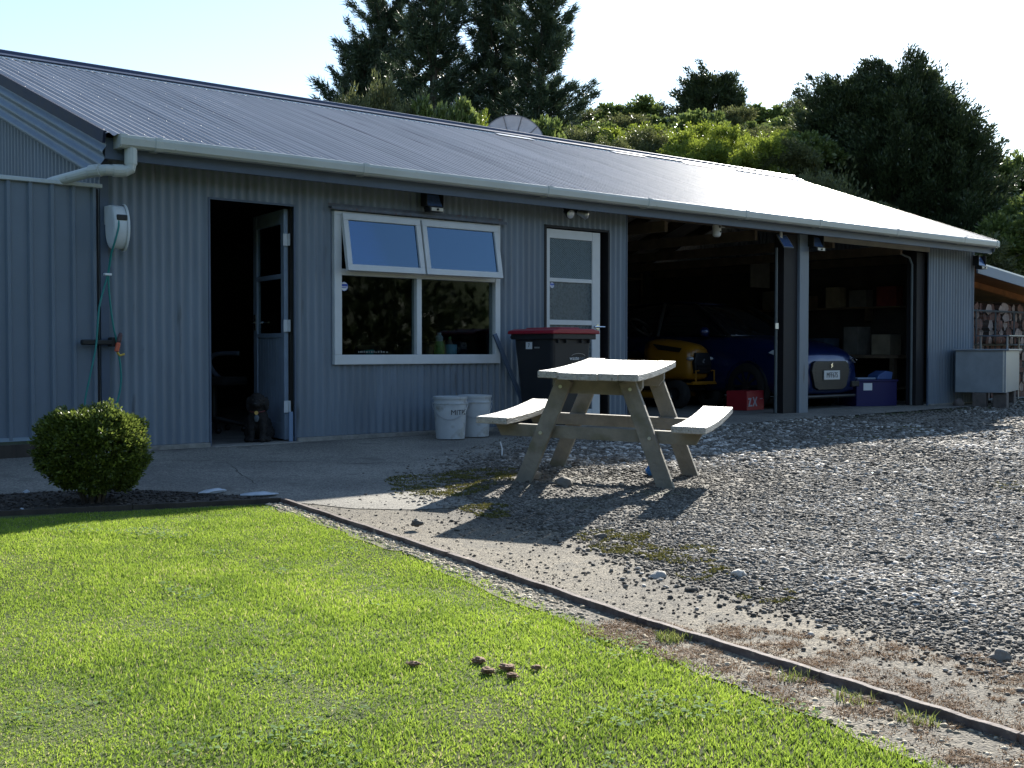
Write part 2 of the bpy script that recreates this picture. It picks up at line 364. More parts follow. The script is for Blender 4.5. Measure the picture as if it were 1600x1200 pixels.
def stonemat(name, cols, rough=.75):
    m = bpy.data.materials.new(name); m.use_nodes = True; n, l = m.node_tree.nodes, m.node_tree.links
    b = n['Principled BSDF']; b.inputs['Roughness'].default_value = rough
    at = n.new('ShaderNodeAttribute'); at.attribute_name = 'rnd'; cr = n.new('ShaderNodeValToRGB')
    for i, (p, c) in enumerate(cols):
        e = cr.color_ramp.elements[i] if i < 2 else cr.color_ramp.elements.new(p)
        e.position = p; e.color = (*c, 1)
    tc = n.new('ShaderNodeTexCoord'); t = n.new('ShaderNodeTexNoise'); t.inputs['Scale'].default_value = 120; l.new(tc.outputs['Object'], t.inputs[0])
    mr = n.new('ShaderNodeMapRange'); mr.inputs['To Min'].default_value = .7; mr.inputs['To Max'].default_value = 1.3; l.new(t.outputs[0], mr.inputs[0])
    mx = n.new('ShaderNodeMixRGB'); mx.blend_type = 'MULTIPLY'; mx.inputs[0].default_value = 1
    l.new(at.outputs['Fac'], cr.inputs[0]); l.new(cr.outputs[0], mx.inputs[1]); l.new(mr.outputs[0], mx.inputs[2]); l.new(mx.outputs[0], b.inputs['Base Color'])
    return m
M['stone'] = stonemat('gravel_stone', [(0, (.07, .061, .049)), (1, (.58, .55, .50)), (.5, (.175, .157, .13)), (.8, (.29, .27, .235))], .9)
M['pale'] = stonemat('pale_chips', [(0, (.20, .165, .11)), (1, (.52, .47, .36)), (.5, (.33, .28, .2))], .9)
M['crumb'] = stonemat('earth_crumb', [(0, (.09, .07, .052)), (1, (.34, .28, .21)), (.35, (.15, .12, .092))], .95)
M['litter'] = stonemat('soil_crumb', [(0, (.02, .016, .012)), (1, (.14, .12, .10)), (.7, (.05, .04, .032))], .95)

def vis(x, y, margin=1.25):
    f = (x-CX)*.661+(y-CY)*.750; r = (x-CX)*.750-(y-CY)*.661
    return (f > 1.2) & (np.abs(r) < f*.421*margin+.5)
def scatter(n, x0, x1, y0, y1):
    return x0+(x1-x0)*rng.random(n), y0+(y1-y0)*rng.random(n)
# near, middle and far gravel; the far stones are larger in proportion and fewer
XS, YS, SZ, RN = [], [], [], []
for n, x0, x1, y0, y1, s0, s1 in ((620000, -.5, 7, -9, -.4, .0055, .012), (34000, -.3, 6.5, -9, -1.5, .010, .020), (150000, 5, 26, -8, 1, .010, .018)):
    x, y = scatter(n, x0, x1, y0, y1); k = inpoly(x, y, GPOLY) & vis(x, y, 1.7); x, y = x[k], y[k]
    dc = np.hypot(x-CX, y-CY); k = rng.random(len(x)) < np.clip((5.6/dc)**2.2 if n > 200000 else 1+0*dc, 0, 1) * np.clip(pdist(x, y, GRAV)*14+.25, 0, 1); x, y = x[k], y[k]
    # sparser, finer gravel on the driven track; more and larger, paler stones in the loose heap near the camera
    d = pdist(x, y, GRAV); loose = np.clip(vnoise(x, y, .8, 21)*1.5-.2, 0, 1)*np.clip(d/.5, 0, 1)
    near = np.clip(1.6-np.hypot(x-CX, y-CY)/9, 0, 1); keep = rng.random(len(x)) < (.42+.58*loose)*(.45+.55*near); x, y, loose = x[keep], y[keep], loose[keep]
    s = (s0+(s1-s0)*rng.random(len(x))**2)*(.8+.35*loose)*np.clip(np.hypot(x-CX, y-CY)/7, 1, 1.5)
    XS.append(x); YS.append(y); SZ.append(s); RN.append(np.clip(rng.random(len(x))**1.5*(.8+.25*loose)+.22*(loose-.45), 0, 1))
x, y = scatter(90000, -.8, 3.4, -9.5, -.6); d = pdist(x, y, GRAV); k = (~inpoly(x, y, GPOLY)) & (rng.random(len(x)) < np.exp(-d/.08)*.7) & vis(x, y, 1.1) & inpoly(x, y, EDGE+[(5, -9.5), (5, -.2), (.2, -2)]); x, y = x[k], y[k]
XS.append(x); YS.append(y); SZ.append(.004+.010*rng.random(len(x))**2); RN.append(rng.random(len(x))**1.5*.9)
x, y, s, r_ = map(np.concatenate, (XS, YS, SZ, RN))
tag(stones('gravel_stones', x, y, np.where(inpoly(x, y, GPOLY), np.maximum(gravz(x, y), gz(x, y)+.0055), gz(x, y)+.007)+s*.12, s, r_, 'stone'), 'loose grey gravel stones over the yard', 'gravel', kind='stuff')
# crumbs and chips on dirt strip
x, y = scatter(60000, -1, 2.2, -9.5, -3.0)
k = (pdist(x, y, EDGE) > .0) & inpoly(x, y, EDGE+[(2, -9.5), (2.5, -3)]) & (~inpoly(x, y, GPOLY)) & vis(x, y); x, y = x[k], y[k]
k = rng.random(len(x)) < .25+.75*vnoise(x, y, 2.2, 4)*np.clip((-y-2.8)/2, 0, 1); x, y = x[k], y[k]
s = .0014+.008*rng.random(len(x))**10
tag(stones('dirt_crumbs', x, y, gz(x, y)+.006, s, rng.random(len(x)), 'crumb'), 'brown crumbs and grit on the dirt strip', 'grit', kind='stuff')
x, y = scatter(30000, -7, -.1, -2.9, -.7); k = inpoly(x, y, [(-.2, -2.84), (-.95, -2.62), (-1.65, -2.43), (-4.5, -1.69), (-7, -1.1), (-7, -.7), (-1.9, -1.7), (-.75, -1.9), (-.40, -2.36), (-.17, -2.7)]); x, y = x[k], y[k]
s = .003+.012*rng.random(len(x))**4
tag(stones('soil_crumbs', x, y, gz(x, y)+.016, s, rng.random(len(x)), 'litter', .5), 'dark soil crumbs and litter in the garden bed', 'soil crumbs', kind='stuff')
# pale chip strip between lawn and timber
LS = [(-.2, -2.95), (-.31, -3.9), (-.47, -4.9), (-.66, -5.9), (-.76, -6.6), (-.83, -7.3), (-1.1, -9.5)]
x, y = scatter(110000, -1.6, -.05, -9.5, -2.85)
lx = np.interp(-y, [-p[1] for p in LAWN], [p[0] for p in LAWN]); ex = np.interp(-y, [-p[1] for p in EDGE], [p[0] for p in EDGE])
k = (x > lx-.05+.06*(vnoise(x, y, 9, 2)-.5)) & (x < ex-.018) & (y < -2.88); x, y = x[k], y[k]
lim = np.clip(1.1-(-y-4.6)*.75, .10, 1)*(.35+.65*vnoise(x, y, 7, 55)); k = rng.random(len(x)) < lim*.9; x, y = x[k], y[k]
s = .004+.009*rng.random(len(x))**2
tag(stones('chip_strip', x, y, gz(x, y)+.004, s, rng.random(len(x)), 'pale'), 'pale stone chips between lawn and timber edging', 'stone chips', kind='stuff')

# ------------------------------------------------------------------ lawn
M['lawnsoil'] = mat('lawn_soil', (.09, .13, .028), .95, 0, .3, 6, col2=(.16, .19, .06), bump=1, bscale=40)
LP = [(a[0]+.0, a[1]) for a in LAWN]+[(-14, -14), (-14, -1), (-7, -1.16), (-4.5, -1.76), (-1.65, -2.5), (-.95, -2.7), (-.24, -2.92)]
STRIP = [(-.175, -2.88)]+[(p[0]-.0, p[1]) for p in EDGE[1:]]+LP[5:]
tag(ngon_sheet('lawn_bed', [(-.18, -2.88)]+[(p[0]-.01, p[1]) for p in EDGE[1:]]+[(-14, -14), (-14, -1), (-7, -1.16), (-4.5, -1.76), (-1.65, -2.48), (-.95, -2.68)], -.0, 'lawnsoil'), 'earth under the lawn', kind='structure')
def blades(x, y, h, wd, rnd, z0, lean=.5):
    n = len(x); a = rng.random(n)*2*math.pi; la = rng.random(n)*2*math.pi; ll = h*lean*rng.random(n)
    dx, dy = np.cos(a)*wd/2, np.sin(a)*wd/2
    tx, ty = np.cos(la)*ll, np.sin(la)*ll
    V = np.stack([np.stack([x-dx, y-dy, z0], 1), np.stack([x+dx, y+dy, z0], 1),
                  np.stack([x+dx*.7+tx*.4, y+dy*.7+ty*.4, z0+h*.6], 1), np.stack([x-dx*.7+tx*.4, y-dy*.7+ty*.4, z0+h*.6], 1),
                  np.stack([x+tx, y+ty, z0+h], 1)], 1)
    b = (np.arange(n)*5)[:, None]
    F = np.concatenate([b+np.array([[0, 1, 2]]), b+np.array([[0, 2, 3]]), b+np.array([[3, 2, 4]])])
    return V.reshape(-1, 3), F, np.repeat(rnd, 5)
M['grass'] = leafmat('lawn_grass', (.15, .235, .035), (.40, .52, .07), .45, .9, (.50, .46, .22))
Vs, Fs, Rs, o_ = [], [], [], 0
for n, x0, x1, y0, y1 in ((520000, -3.6, -.15, -8, -2.6), (110000, -7, -2.5, -8, -1.2)):
    x, y = scatter(n, x0, x1, y0, y1); k = inpoly(x, y, LP) & vis(x, y, 1.5) & (pdist(x, y, BACK) > .03)
    x, y = x[k], y[k]; dn = vnoise(x, y, 3.1, 11)*.5+vnoise(x, y, 9, 12)*.5
    de = pdist(x, y, LAWN); k = rng.random(len(x)) < np.clip(.62+.8*dn, 0, 1)*np.clip(de/.10+.15, 0, 1); x, y, dn = x[k], y[k], dn[k]
    h = (.007+.011*rng.random(len(x)))*(.6+.8*vnoise(x, y, 3.6, 13)); wd = .003+.0026*rng.random(len(x))
    big = vnoise(x, y, .9, 14); yel = vnoise(x, y, 5.5, 15)
    rn = np.clip(rng.random(len(x))*.62+.35*(yel-.5)+.25*(big-.5)+.35*(vnoise(x, y, 14, 16)-.5)+.12, 0, .9); dry = rng.random(len(x)) < .035+.10*np.clip((yel-.66)*3, 0, 1); rn[dry] = 1
    V, F, r2 = blades(x, y, h, wd, rn, gz(x, y)-.004, 1.1); Vs.append(V); Fs.append(F+o_); Rs.append(r2); o_ += len(V)
tag(npobj('lawn_grass', np.concatenate(Vs), np.concatenate(Fs), 'grass', np.concatenate(Rs)), 'short bright green lawn grass', 'grass', kind='stuff')
# clover leaves in the lawn
x, y = scatter(26000, -3.6, -.3, -8, -2.8); k = inpoly(x, y, LP) & vis(x, y, 1.4) & (vnoise(x, y, 4.2, 31) > .80); x, y = x[k], y[k]; n = len(x)
M['clover'] = leafmat('clover', (.08, .16, .04), (.19, .30, .09), .3, .95)
a = rng.random(n)*6.28; s = .005+.004*rng.random(n); z = gz(x, y)+.012+.012*rng.random(n); q = []
for k_ in range(4):
    t = a+k_*math.pi/2; q.append(np.stack([x+np.cos(t)*s, y+np.sin(t)*s, z+(rng.random(n)-.5)*.006], 1))
V = np.stack(q, 1).reshape(-1, 3); F = np.arange(n*4).reshape(-1, 4)
tag(npobj('clover_patches', V, F, 'clover', np.repeat(rng.random(n), 4)), 'small clover leaves spread through the lawn', 'clover', kind='stuff')
# moss and weeds at gravel edge
M['moss'] = leafmat('moss', (.06, .065, .018), (.21, .19, .05), .2, .9)
def tuftpatch(cx, cy, rad, n, h, wd, zf, m, name, label, cat, kind=None, group=None, r0=0., r1=1.):
    a = rng.random(n)*6.28; rr = rad*np.sqrt(rng.random(n))*(.6+.8*vnoise(np.cos(a), np.sin(a), 1.5, int(abs(cx*100))))
    x = cx+np.cos(a)*rr; y = cy+np.sin(a)*rr
    V, F, r2 = blades(x, y, h*(.5+rng.random(n)), np.full(n, wd), r0+(r1-r0)*rng.random(n), zf(x, y), 1.2)
    return tag(npobj(name, V, F, m, r2), label, cat, group, kind)
VV, FF, RR, o_ = [], [], [], 0
for cx, cy, rad, n in ((1.15, -2.72, .42, 5200), (.85, -3.0, .3, 3600), (1.5, -2.6, .3, 2200), (.62, -3.72, .16, 1500), (.5, -3.9, .1, 700), (.35, -5.0, .16, 1500), (.22, -5.6, .13, 1200), (.55, -4.75, .18, 1400), (.45, -5.3, .2, 1500), (.1, -6.0, .12, 700), (6, -2.6, .3, 700), (3.9, -5.2, .25, 700), (9, -3.5, .5, 800), (7.5, -2.2, .3, 700)):
    a = rng.random(n)*6.28; rr = rad*np.sqrt(rng.random(n)); x = cx+np.cos(a)*rr; y = cy+np.sin(a)*rr; k = (vnoise(x, y, 13, 41)*.6+vnoise(x, y, 31, 42)*.4 > .50); x, y = x[k], y[k]; n = len(x)
    V, F, r2 = blades(x, y, .004+.007*rng.random(n), np.full(n, .008), rng.random(n), gravz(x, y)+.004, 1.3); VV.append(V); FF.append(F+o_); RR.append(r2); o_ += len(V)
tag(npobj('moss', np.concatenate(VV), np.concatenate(FF), 'moss', np.concatenate(RR)), 'yellow green moss along the gravel edge', 'moss', kind='stuff')
M['weed'] = leafmat('weed_grass', (.09, .14, .03), (.32, .34, .10), .35, .6)
M['strawdry'] = leafmat('dead_grass', (.12, .07, .04), (.36, .24, .14), .2, .8)
for cx, cy, n, lb in ((-.69, -6.2, 260, 'pale green weed tuft nearest the middle of the timber edging'), (-.80, -7.15, 160, 'weed tuft against the timber edging near the bottom corner'), (-.78, -6.95, 110, 'small weed tuft just beyond the corner tuft along the edging'), (-.74, -6.72, 120, 'weed tuft growing out of the dead brown grass by the edging')):
    tuftpatch(cx, cy, .055, int(n*.6), .026, .0035, gz, 'weed', 'weed_tuft', lb, 'weed', group='weed tufts along the timber edging')
VV, FF, RR, o_ = [], [], [], 0
for i in range(620):
    t = rng.random(); yy = -5.9-3*t; ex_ = float(np.interp(-yy, [-p[1] for p in EDGE], [p[0] for p in EDGE])); cx = ex_-.14+.30*(rng.random()-.35)*(1+.8*t); n = int(40+60*rng.random()); rad = .02+.05*rng.random()
    if rng.random() < .6 and t > .1: cx = ex_+.05+.9*rng.random()*min(1, t*2)
    a = rng.random(n)*6.28; rr = rad*np.sqrt(rng.random(n)); x = cx+np.cos(a)*rr; y = yy+np.sin(a)*rr
    V, F, r2 = blades(x, y, .004+.006*rng.random(n), np.full(n, .003), rng.random(n)**.6, gz(x, y)+.004, 4.5); VV.append(V); FF.append(F+o_); RR.append(r2); o_ += len(V)
tag(npobj('dead_grass', np.concatenate(VV), np.concatenate(FF), 'strawdry', np.concatenate(RR)), 'brown dead grass scattered along the timber edging', 'dead grass', kind='stuff')

# separate larger stones and clods
def rock(name, label, cat, x, y, s, m, rv, group=None, zf=gravz, flat=.7, sub=2):
    bm = bmesh.new(); bmesh.ops.create_icosphere(bm, subdivisions=sub+1, radius=1)
    off = Vector((x*7, y*5, s*90))
    for v in bm.verts:
        kk = 2.2 if name == 'dirt_clod' else 1; d = 1+.55*mnoise.noise(v.co*1.1+off)+.22*kk*mnoise.noise(v.co*3+off)+.08*kk*mnoise.noise(v.co*7+off); v.co = v.co*d; v.co.z *= flat; v.co *= s
    me = bpy.data.meshes.new(name); bm.to_mesh(me); bm.free()
    at = me.attributes.new('rnd', 'FLOAT', 'POINT'); at.data.foreach_set('value', [rv]*len(me.vertices)); me.materials.append(M[m])
    me.polygons.foreach_set('use_smooth', [True]*len(me.polygons))
    o = bpy.data.objects.new(name, me); COL.objects.link(o); o.location = (x, y, float(zf(x, y))+s*flat*.22); o.rotation_euler = (0, 0, x*9)
    return tag(o, label, cat, group)
M['clod'] = mat('brown_clod', (.14, .075, .045), .95, 0, .4, 60, col2=(.30, .19, .12))
G = 'larger stones lying in the yard'
for x, y, s, rv, lb in ((1.457, -3.46, .055, .5, 'largest grey rock in the shadow under the picnic table'), (1.56, -3.08, .05, .62, 'pale stone beside the left front leg of the picnic table'),
    (1.85, -2.75, .045, .2, 'dark stone behind the picnic table legs'), (-.02, -6.99, .032, .6, 'grey stone standing alone near the right edge of the photo'), (.03, -5.5, .03, .85, 'white stone on the dirt strip beyond the edging'),
    (.28, -5.72, .03, .95, 'pale stone at the mossy gravel edge'), (-.10, -4.03, .027, .15, 'dark pointed stone near the start of the timber edging'), (.72, -4.05, .022, .15, 'dark stone touching the table shadow'),
    (.5, -4.72, .026, .3, 'dark grey stone at the corner of the table shadow'), (.48, -3.55, .025, .5, 'flat grey stone where concrete meets gravel'), (-.05, -5.75, .025, .1, 'small dark rock beside a white stone on the dirt strip'), (2.72, -3.2, .03, .25, 'brown stone behind the right rear table leg'),
    (2.2, -5.6, .028, .3, 'large flat grey stone in the loose gravel'), (3.2, -4.4, .03, .12, 'dark lump among the gravel right of the table')):
    rock('stone', lb, 'stone', x, y, s, 'stone', rv, G)
for x, y, s, lb in ((-1.54, -5.93, .018, 'single brown clod on the lawn, leftmost of the clods'), (-1.36, -6.02, .018, 'brown clod at the back of the cluster on the lawn'), (-1.41, -6.12, .019, 'brown clod at the left of the cluster on the lawn'), (-1.34, -6.13, .021, 'biggest brown clod in the cluster on the lawn'), (-1.385, -6.2, .017, 'clod at the near side of the cluster on the lawn'), (-1.27, -6.18, .014, 'small round clod just right of the cluster on the lawn')):
    rock('dirt_clod', lb, 'clod', x, y, s, 'clod', .5, 'brown clods on the lawn', lambda a, b: gz(a, b)+.009, .42, 3)
M['bonewhite'] = mat('bleached_grey', (.42, .46, .5), .7, 0, .25, 10)
for x, y, s, lb in ((-1.21, -1.80, .018, 'small white stone on soil left of the shrub, nearer the fence'), (-1.45, -2.42, .014, 'small white stone in garden bed close to the lawn')):
    o = rock('white_stone', lb, 'stone', x, y, s, 'bonewhite', 1., 'white stones in the garden bed', lambda a, b: gz(a, b)+.012)
o = rock('driftwood', 'pale weathered length of wood lying in the garden bed', 'driftwood', -.36, -2.40, .05, 'bonewhite', 1, None, lambda a, b: gz(a, b)+.02, .5); o.scale = (2.1, .5, .5); o.rotation_euler = (0, 0, .45)
o = rock('flat_stone', 'flat pale blue grey stone beside the driftwood', 'stone', -.17, -2.60, .07, 'bonewhite', 1, None, lambda a, b: gz(a, b)+.012, .3); o.scale = (1.5, .7, .6); o.rotation_euler = (0, 0, -.3)
# timber edging
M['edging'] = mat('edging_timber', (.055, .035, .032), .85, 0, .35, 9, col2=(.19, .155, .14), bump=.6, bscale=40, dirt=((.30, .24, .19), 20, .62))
def edging(pts, lbs, grp):
    for (a, b), lb in zip(zip(pts[:-1], pts[1:]), lbs):
        va = Vector((*a, float(gz(*a)))); vb = Vector((*b, float(gz(*b)))); d = (vb-va).normalized()
        mb = MB(); n = 14
        for i in range(n):
            p = va+(vb-va)*(i/n)+(d*.004 if i == 0 else Vector()); q = va+(vb-va)*((i+1)/n)-(d*.004 if i == n-1 else Vector())
            if i == 0: base = len(mb.v)
        prof = [(-.012, -.06), (.012, -.06), (.012, .027), (-.012, .027)]; sx = Vector((-d.y, d.x, 0)); vs = []
        for i in range(n+1):
            p = va+(vb-va)*min(max(i/n, .002), .998)+sx*(.0015*math.sin(i*1.1+a[1]*3)*(0 < i < n))
            for u, z in prof: vs.append(p+sx*u+Vector((0, 0, z+(.0015*math.sin(i*1.9+a[0]*5) if z > 0 else 0))))
        fs = [(3, 2, 1, 0), tuple(n*4+k for k in range(4))]+[(i*4+k, i*4+(k+1) % 4, (i+1)*4+(k+1) % 4, (i+1)*4+k) for i in range(n) for k in range(4)]
        mb.add(vs, fs); o = mb.obj('timber_edging', 'edging' if 'shaded' not in lb else 'timberdark', bevel=.002); tag(o, lb, 'edging board', grp)  # boards lying in shade get darker timber, shade put into their colour
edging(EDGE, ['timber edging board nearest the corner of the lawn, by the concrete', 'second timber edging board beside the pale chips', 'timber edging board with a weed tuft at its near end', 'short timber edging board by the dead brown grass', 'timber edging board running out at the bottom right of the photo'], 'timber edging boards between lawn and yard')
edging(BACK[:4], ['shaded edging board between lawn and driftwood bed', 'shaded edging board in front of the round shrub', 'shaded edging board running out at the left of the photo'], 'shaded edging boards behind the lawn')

# ------------------------------------------------------------------ foliage
def leaves(C, d, n, rad, size, asp, out_bias=.6, up=.2, droop=0.):
    """n leaves round each clump centre C (k,3) whose outward direction is d (k,3)"""
    k = len(C); P = rng.normal(size=(k, n, 3)); P /= np.linalg.norm(P, axis=2, keepdims=True); P *= (rng.random((k, n, 1))**.45)
    rad = np.broadcast_to(np.asarray(rad, float).reshape(-1, 1, 1) if np.ndim(rad) else rad, (k, 1, 1))
    pos = C[:, None]+P*rad*np.array([1, 1, .85])
    dirv = P*.8+d[:, None]*out_bias+rng.normal(size=(k, n, 3))*.45; dirv[..., 2] += up-droop; dirv /= np.linalg.norm(dirv, axis=2, keepdims=True)
    sv = np.cross(dirv, rng.normal(size=(k, n, 3))); sv /= np.linalg.norm(sv, axis=2, keepdims=True)
    s = size*(.6+.8*rng.random((k, n, 1))); w_ = s*asp
    a = pos-dirv*s*.5; b = pos+sv*w_*.5; c = pos+dirv*s*.5; e = pos-sv*w_*.5
    V = np.stack([a, b, c, e], 2).reshape(-1, 3); F = np.arange(k*n*4).reshape(-1, 4)
    rnd = np.clip(rng.random((k, n))*.75+.25*rng.random((k, 1)), 0, 1)
    return V, F, np.repeat(rnd.ravel(), 4)
def lobes(k, rx, rz, nl=7, low=-.2, shape=.5):
    """clump centres over an uneven crown built of several lobes, base at z=0"""
    L = []
    for i in range(nl):
        a = rng.random()*6.28; r = rx*(.25+.45*rng.random()); z = rz*(.30+.5*rng.random()); L.append((math.cos(a)*r, math.sin(a)*r, z, rx*(.32+.25*rng.random())))
    L.append((0, 0, rz*.55, rx*.6)); C, D = [], []
    for i in range(k):
        cx, cy, cz, r = L[rng.integers(len(L))]; v = rng.normal(size=3); v /= np.linalg.norm(v)
        if v[2] < low: v[2] *= -.6
        q = np.array([cx, cy, cz])+v*r*(.55+.5*rng.random())*np.array([1, 1, min(1.2, rz/rx/1.4)]); q[2] = max(q[2], .1*rz*rng.random()); C.append(q); D.append(v)
    return np.array(C), np.array(D)
def stem_mb(h, r, n=7, seed=0, spread=.5):
    rr = random.Random(seed); mb = MB(); mb.tube([(0, 0, -.3), (.03*h, 0, h*.3), (0, .04*h, h*.6), (.02*h, 0, h*.85)], [r, r*.8, r*.5, r*.15], 7)
    for i in range(n):
        a = i*2.4+rr.random(); z = h*(.2+.5*i/n); L = h*spread*(.6+.5*rr.random())
        mb.tube([(0, 0, z), (math.cos(a)*L*.5, math.sin(a)*L*.5, z+L*.45), (math.cos(a)*L, math.sin(a)*L, z+L*.7)], [r*.4, r*.25, r*.06], 5)
    return mb
M['bark'] = mat('bark', (.07, .055, .042), .9, 0, .4, 12, bump=.6, stretch=(1, 1, .2))
M['pine'] = leafmat('pine_needles', (.024, .045, .028), (.07, .10, .05), .25, .5, (.10, .09, .045))
M['bushA'] = leafmat('glossy_bush_leaves', (.04, .07, .018), (.21, .26, .07), .42, .3)
M['bushB'] = leafmat('olive_bush_leaves', (.045, .06, .022), (.17, .18, .065), .4, .5, (.22, .14, .06))
M['bushC'] = leafmat('lime_bush_leaves', (.07, .11, .012), (.28, .33, .045), .5, .45)
M['dkcon'] = leafmat('dark_conifer_leaves', (.016, .030, .013), (.07, .095, .034), .22, .5)
M['boxleaf'] = leafmat('box_leaves', (.028, .048, .012), (.19, .24, .045), .38, .45, (.20, .13, .05))

def bush_proto(mt, k, n, rx, rz, size, asp, seed, crad=.26):
    C, D = lobes(k, rx, rz, 8); V, F, r = leaves(C, D, n, crad, size, asp); return V, F, r, stem_mb(rz*.8, .06, 6, seed, .4)
protoV = {
 'glossy': bush_proto('bushA', 230, 40, 1.5, 2.4, .19, .5, 1, .24),
 'olive': bush_proto('bushB', 320, 52, 1.5, 2.4, .11, .35, 2, .25),
 'lime': bush_proto('bushC', 300, 56, 1.5, 2.0, .10, .4, 3, .22),
 'glossy2': bush_proto('bushA', 220, 40, 1.4, 2.9, .19, .5, 4, .24),
 'tall': bush_proto('bushA', 520, 46, 1.5, 5.2, .16, .45, 5, .28), 'talldull': bush_proto('bushB', 520, 46, 1.6, 5.2, .13, .4, 6, .3)}
protoM = {'glossy': 'bushA', 'olive': 'bushB', 'lime': 'bushC', 'glossy2': 'bushA', 'tall': 'bushA', 'talldull': 'bushB'}
made = {}
def bush(kind, x, y, h, r, label, name='bush', group='bushes on the hillside behind the shed', rz=0):
    z = float(terrain(x, y))-.25; b = thing(name, label, 'bush' if name == 'bush' else 'tree', (x, y, z), rz, group)
    if kind not in made:
        V, F, rn, st = protoV[kind]; c = npobj('crown', V, F, protoM[kind], rn, b); t = st.obj('trunk', 'bark', b); made[kind] = (c.data, t.data)
    else:
        for nm, me in zip(('crown', 'trunk'), made[kind]):
            c = bpy.data.objects.new(nm, me); COL.objects.link(c); c.parent = b
    base = {'glossy': 2.4, 'olive': 2.4, 'lime': 2.0, 'glossy2': 2.9, 'tall': 5.2, 'talldull': 5.2}[kind]
    b.scale = (r/1.6, r/1.6, h/base); return b
def at_px(px, d):
    """point d metres from the camera along a horizontal heading (used once to lay the hill planting out in plan)"""
    t = (px-800)/1900; fx, fy = .6611+.7503*t, .7503-.6611*t; return CX+fx*d, CY+fy*d
def z_at(py, d): return CH+(548-py)/1900*d
PLANT = []
for i, (px, py) in enumerate([(872, 196), (905, 178), (945, 162), (985, 160), (1028, 170), (1175, 168), (1212, 166), (1248, 158), (1285, 150)]):
    PLANT.append((['glossy', 'olive', 'glossy2'][i % 3], px, py, 56+2*(i % 3), 1.9, 'skyline bush'))
for i, (px, py) in enumerate([(890, 205), (930, 190), (968, 185), (1010, 188), (1050, 182), (1092, 178), (1135, 176), (1172, 190), (1208, 196), (1245, 186), (1280, 176), (1318, 160)]):
    PLANT.append((['glossy', 'glossy', 'olive', 'glossy2'][i % 4], px, py, 47+(i*3) % 5, 1.7, 'upper slope bush'))
for i, (px, py) in enumerate([(900, 226), (942, 220), (985, 222), (1030, 205), (1072, 208), (1112, 214), (1150, 214), (1188, 226), (1225, 222), (1262, 206), (1298, 200)]):
    PLANT.append((['olive', 'glossy', 'lime', 'olive'][i % 4] if px < 1000 or px > 1100 else 'lime', px, py, 39+(i*2) % 4, 1.45, 'middle slope bush'))
for i, (px, py, k) in enumerate([(1065, 226, 'lime'), (1098, 236, 'lime'), (1135, 243, 'lime'), (1170, 252, 'lime'), (1204, 262, 'lime'), (1020, 246, 'olive'), (960, 240, 'olive'), (1240, 240, 'glossy'), (1275, 232, 'glossy2'), (1232, 262, 'olive')]):
    PLANT.append((k, px, py, 33+(i % 3), 1.1, 'lower bush'))
for i, (px, py, k) in enumerate([(560, 158, 'olive'), (605, 140, 'olive'), (645, 165, 'olive'), (690, 160, 'glossy'), (728, 166, 'glossy'), (762, 180, 'lime'), (846, 186, 'glossy')]):
    PLANT.append((k, px, py, 35+(i % 3), 1.0, 'bush showing over the ridge of the roof'))
KN = {'glossy': 'glossy bush', 'glossy2': 'tall glossy bush', 'olive': 'olive bush', 'lime': 'lime green bush'}
row_seen = {}
for i, (k, px, py, d, r, row) in enumerate(PLANT):
    x, y = at_px(px, d); zt = z_at(py, d); h = max(1.6, zt-float(terrain(x, y))+.25)
    key = (row, k); row_seen.setdefault(key, []).append((i, k, x, y, h, r, row))
ORD = ['first', 'second', 'third', 'fourth', 'fifth', 'sixth', 'seventh', 'eighth', 'ninth', 'tenth', 'eleventh', 'twelfth', 'thirteenth']
for (row, k), L in row_seen.items():
    for j, (i, k_, x, y, h, r, _) in enumerate(L):
        where = {'skyline bush': 'on the skyline', 'upper slope bush': 'high on the slope', 'middle slope bush': 'halfway up the slope', 'lower bush': 'low on the slope', 'bush showing over the ridge of the roof': 'over the ridge below the pines'}[row]
        cnt = 'only' if len(L) == 1 else (ORD[j] if j else 'leftmost')
        bush(k, x, y, h, r, f'{KN[k]} {where}, '+('the only one' if len(L) == 1 else (ORD[j]+' from the left') if j else 'the leftmost'), rz=i*1.3)
# right of the big conifer
for px, py, d, r, k, lb in ((1578, 200, 38, 1.5, 'tall', 'tall glossy bush against sky right of the big conifer'), (1625, 190, 41, 1.8, 'talldull', 'olive bush at right edge of the photo behind the glossy one'), (1560, 300, 30, 1.1, 'tall', 'shaded glossy bush below the tall one at the right'), (1610, 270, 31, 1.3, 'tall', 'tall glossy bush at the right edge above the lean-to'), (1520, 330, 29, 1.2, 'talldull', 'shaded olive bush at the foot of the big conifer'), (1265, 290, 30, 1.0, 'olive', 'olive bush just off the right end of the ridge'), (1330, 300, 30, 1.3, 'talldull', 'shaded olive bush left of the conifer trunk'), (1660, 240, 30, 1.5, 'tall', 'glossy bush past the right edge of the photo')):
    x, y = at_px(px, d); zt = z_at(py, d); bush(k, x, y, max(1.6, zt-float(terrain(x, y))+.25), r, lb, rz=px)
# undergrowth as one mass on the hill
x, y = [], []
for i in range(1500):
    px = 860+800*rng.random(); d = 28+36*rng.random(); q = at_px(px, d); x.append(q[0]); y.append(q[1])
x, y = np.array(x), np.array(y); C = np.stack([x, y, terrain(x, y)+.05+.25*rng.random(len(x))], 1); D = np.tile([0, 0, 1.], (len(x), 1))
V, F, r_ = leaves(C, D, 60, .8, .14, .4)
tag(npobj('undergrowth', V, F, 'bushB', r_), 'dense low undergrowth covering the hillside', 'undergrowth', kind='stuff')

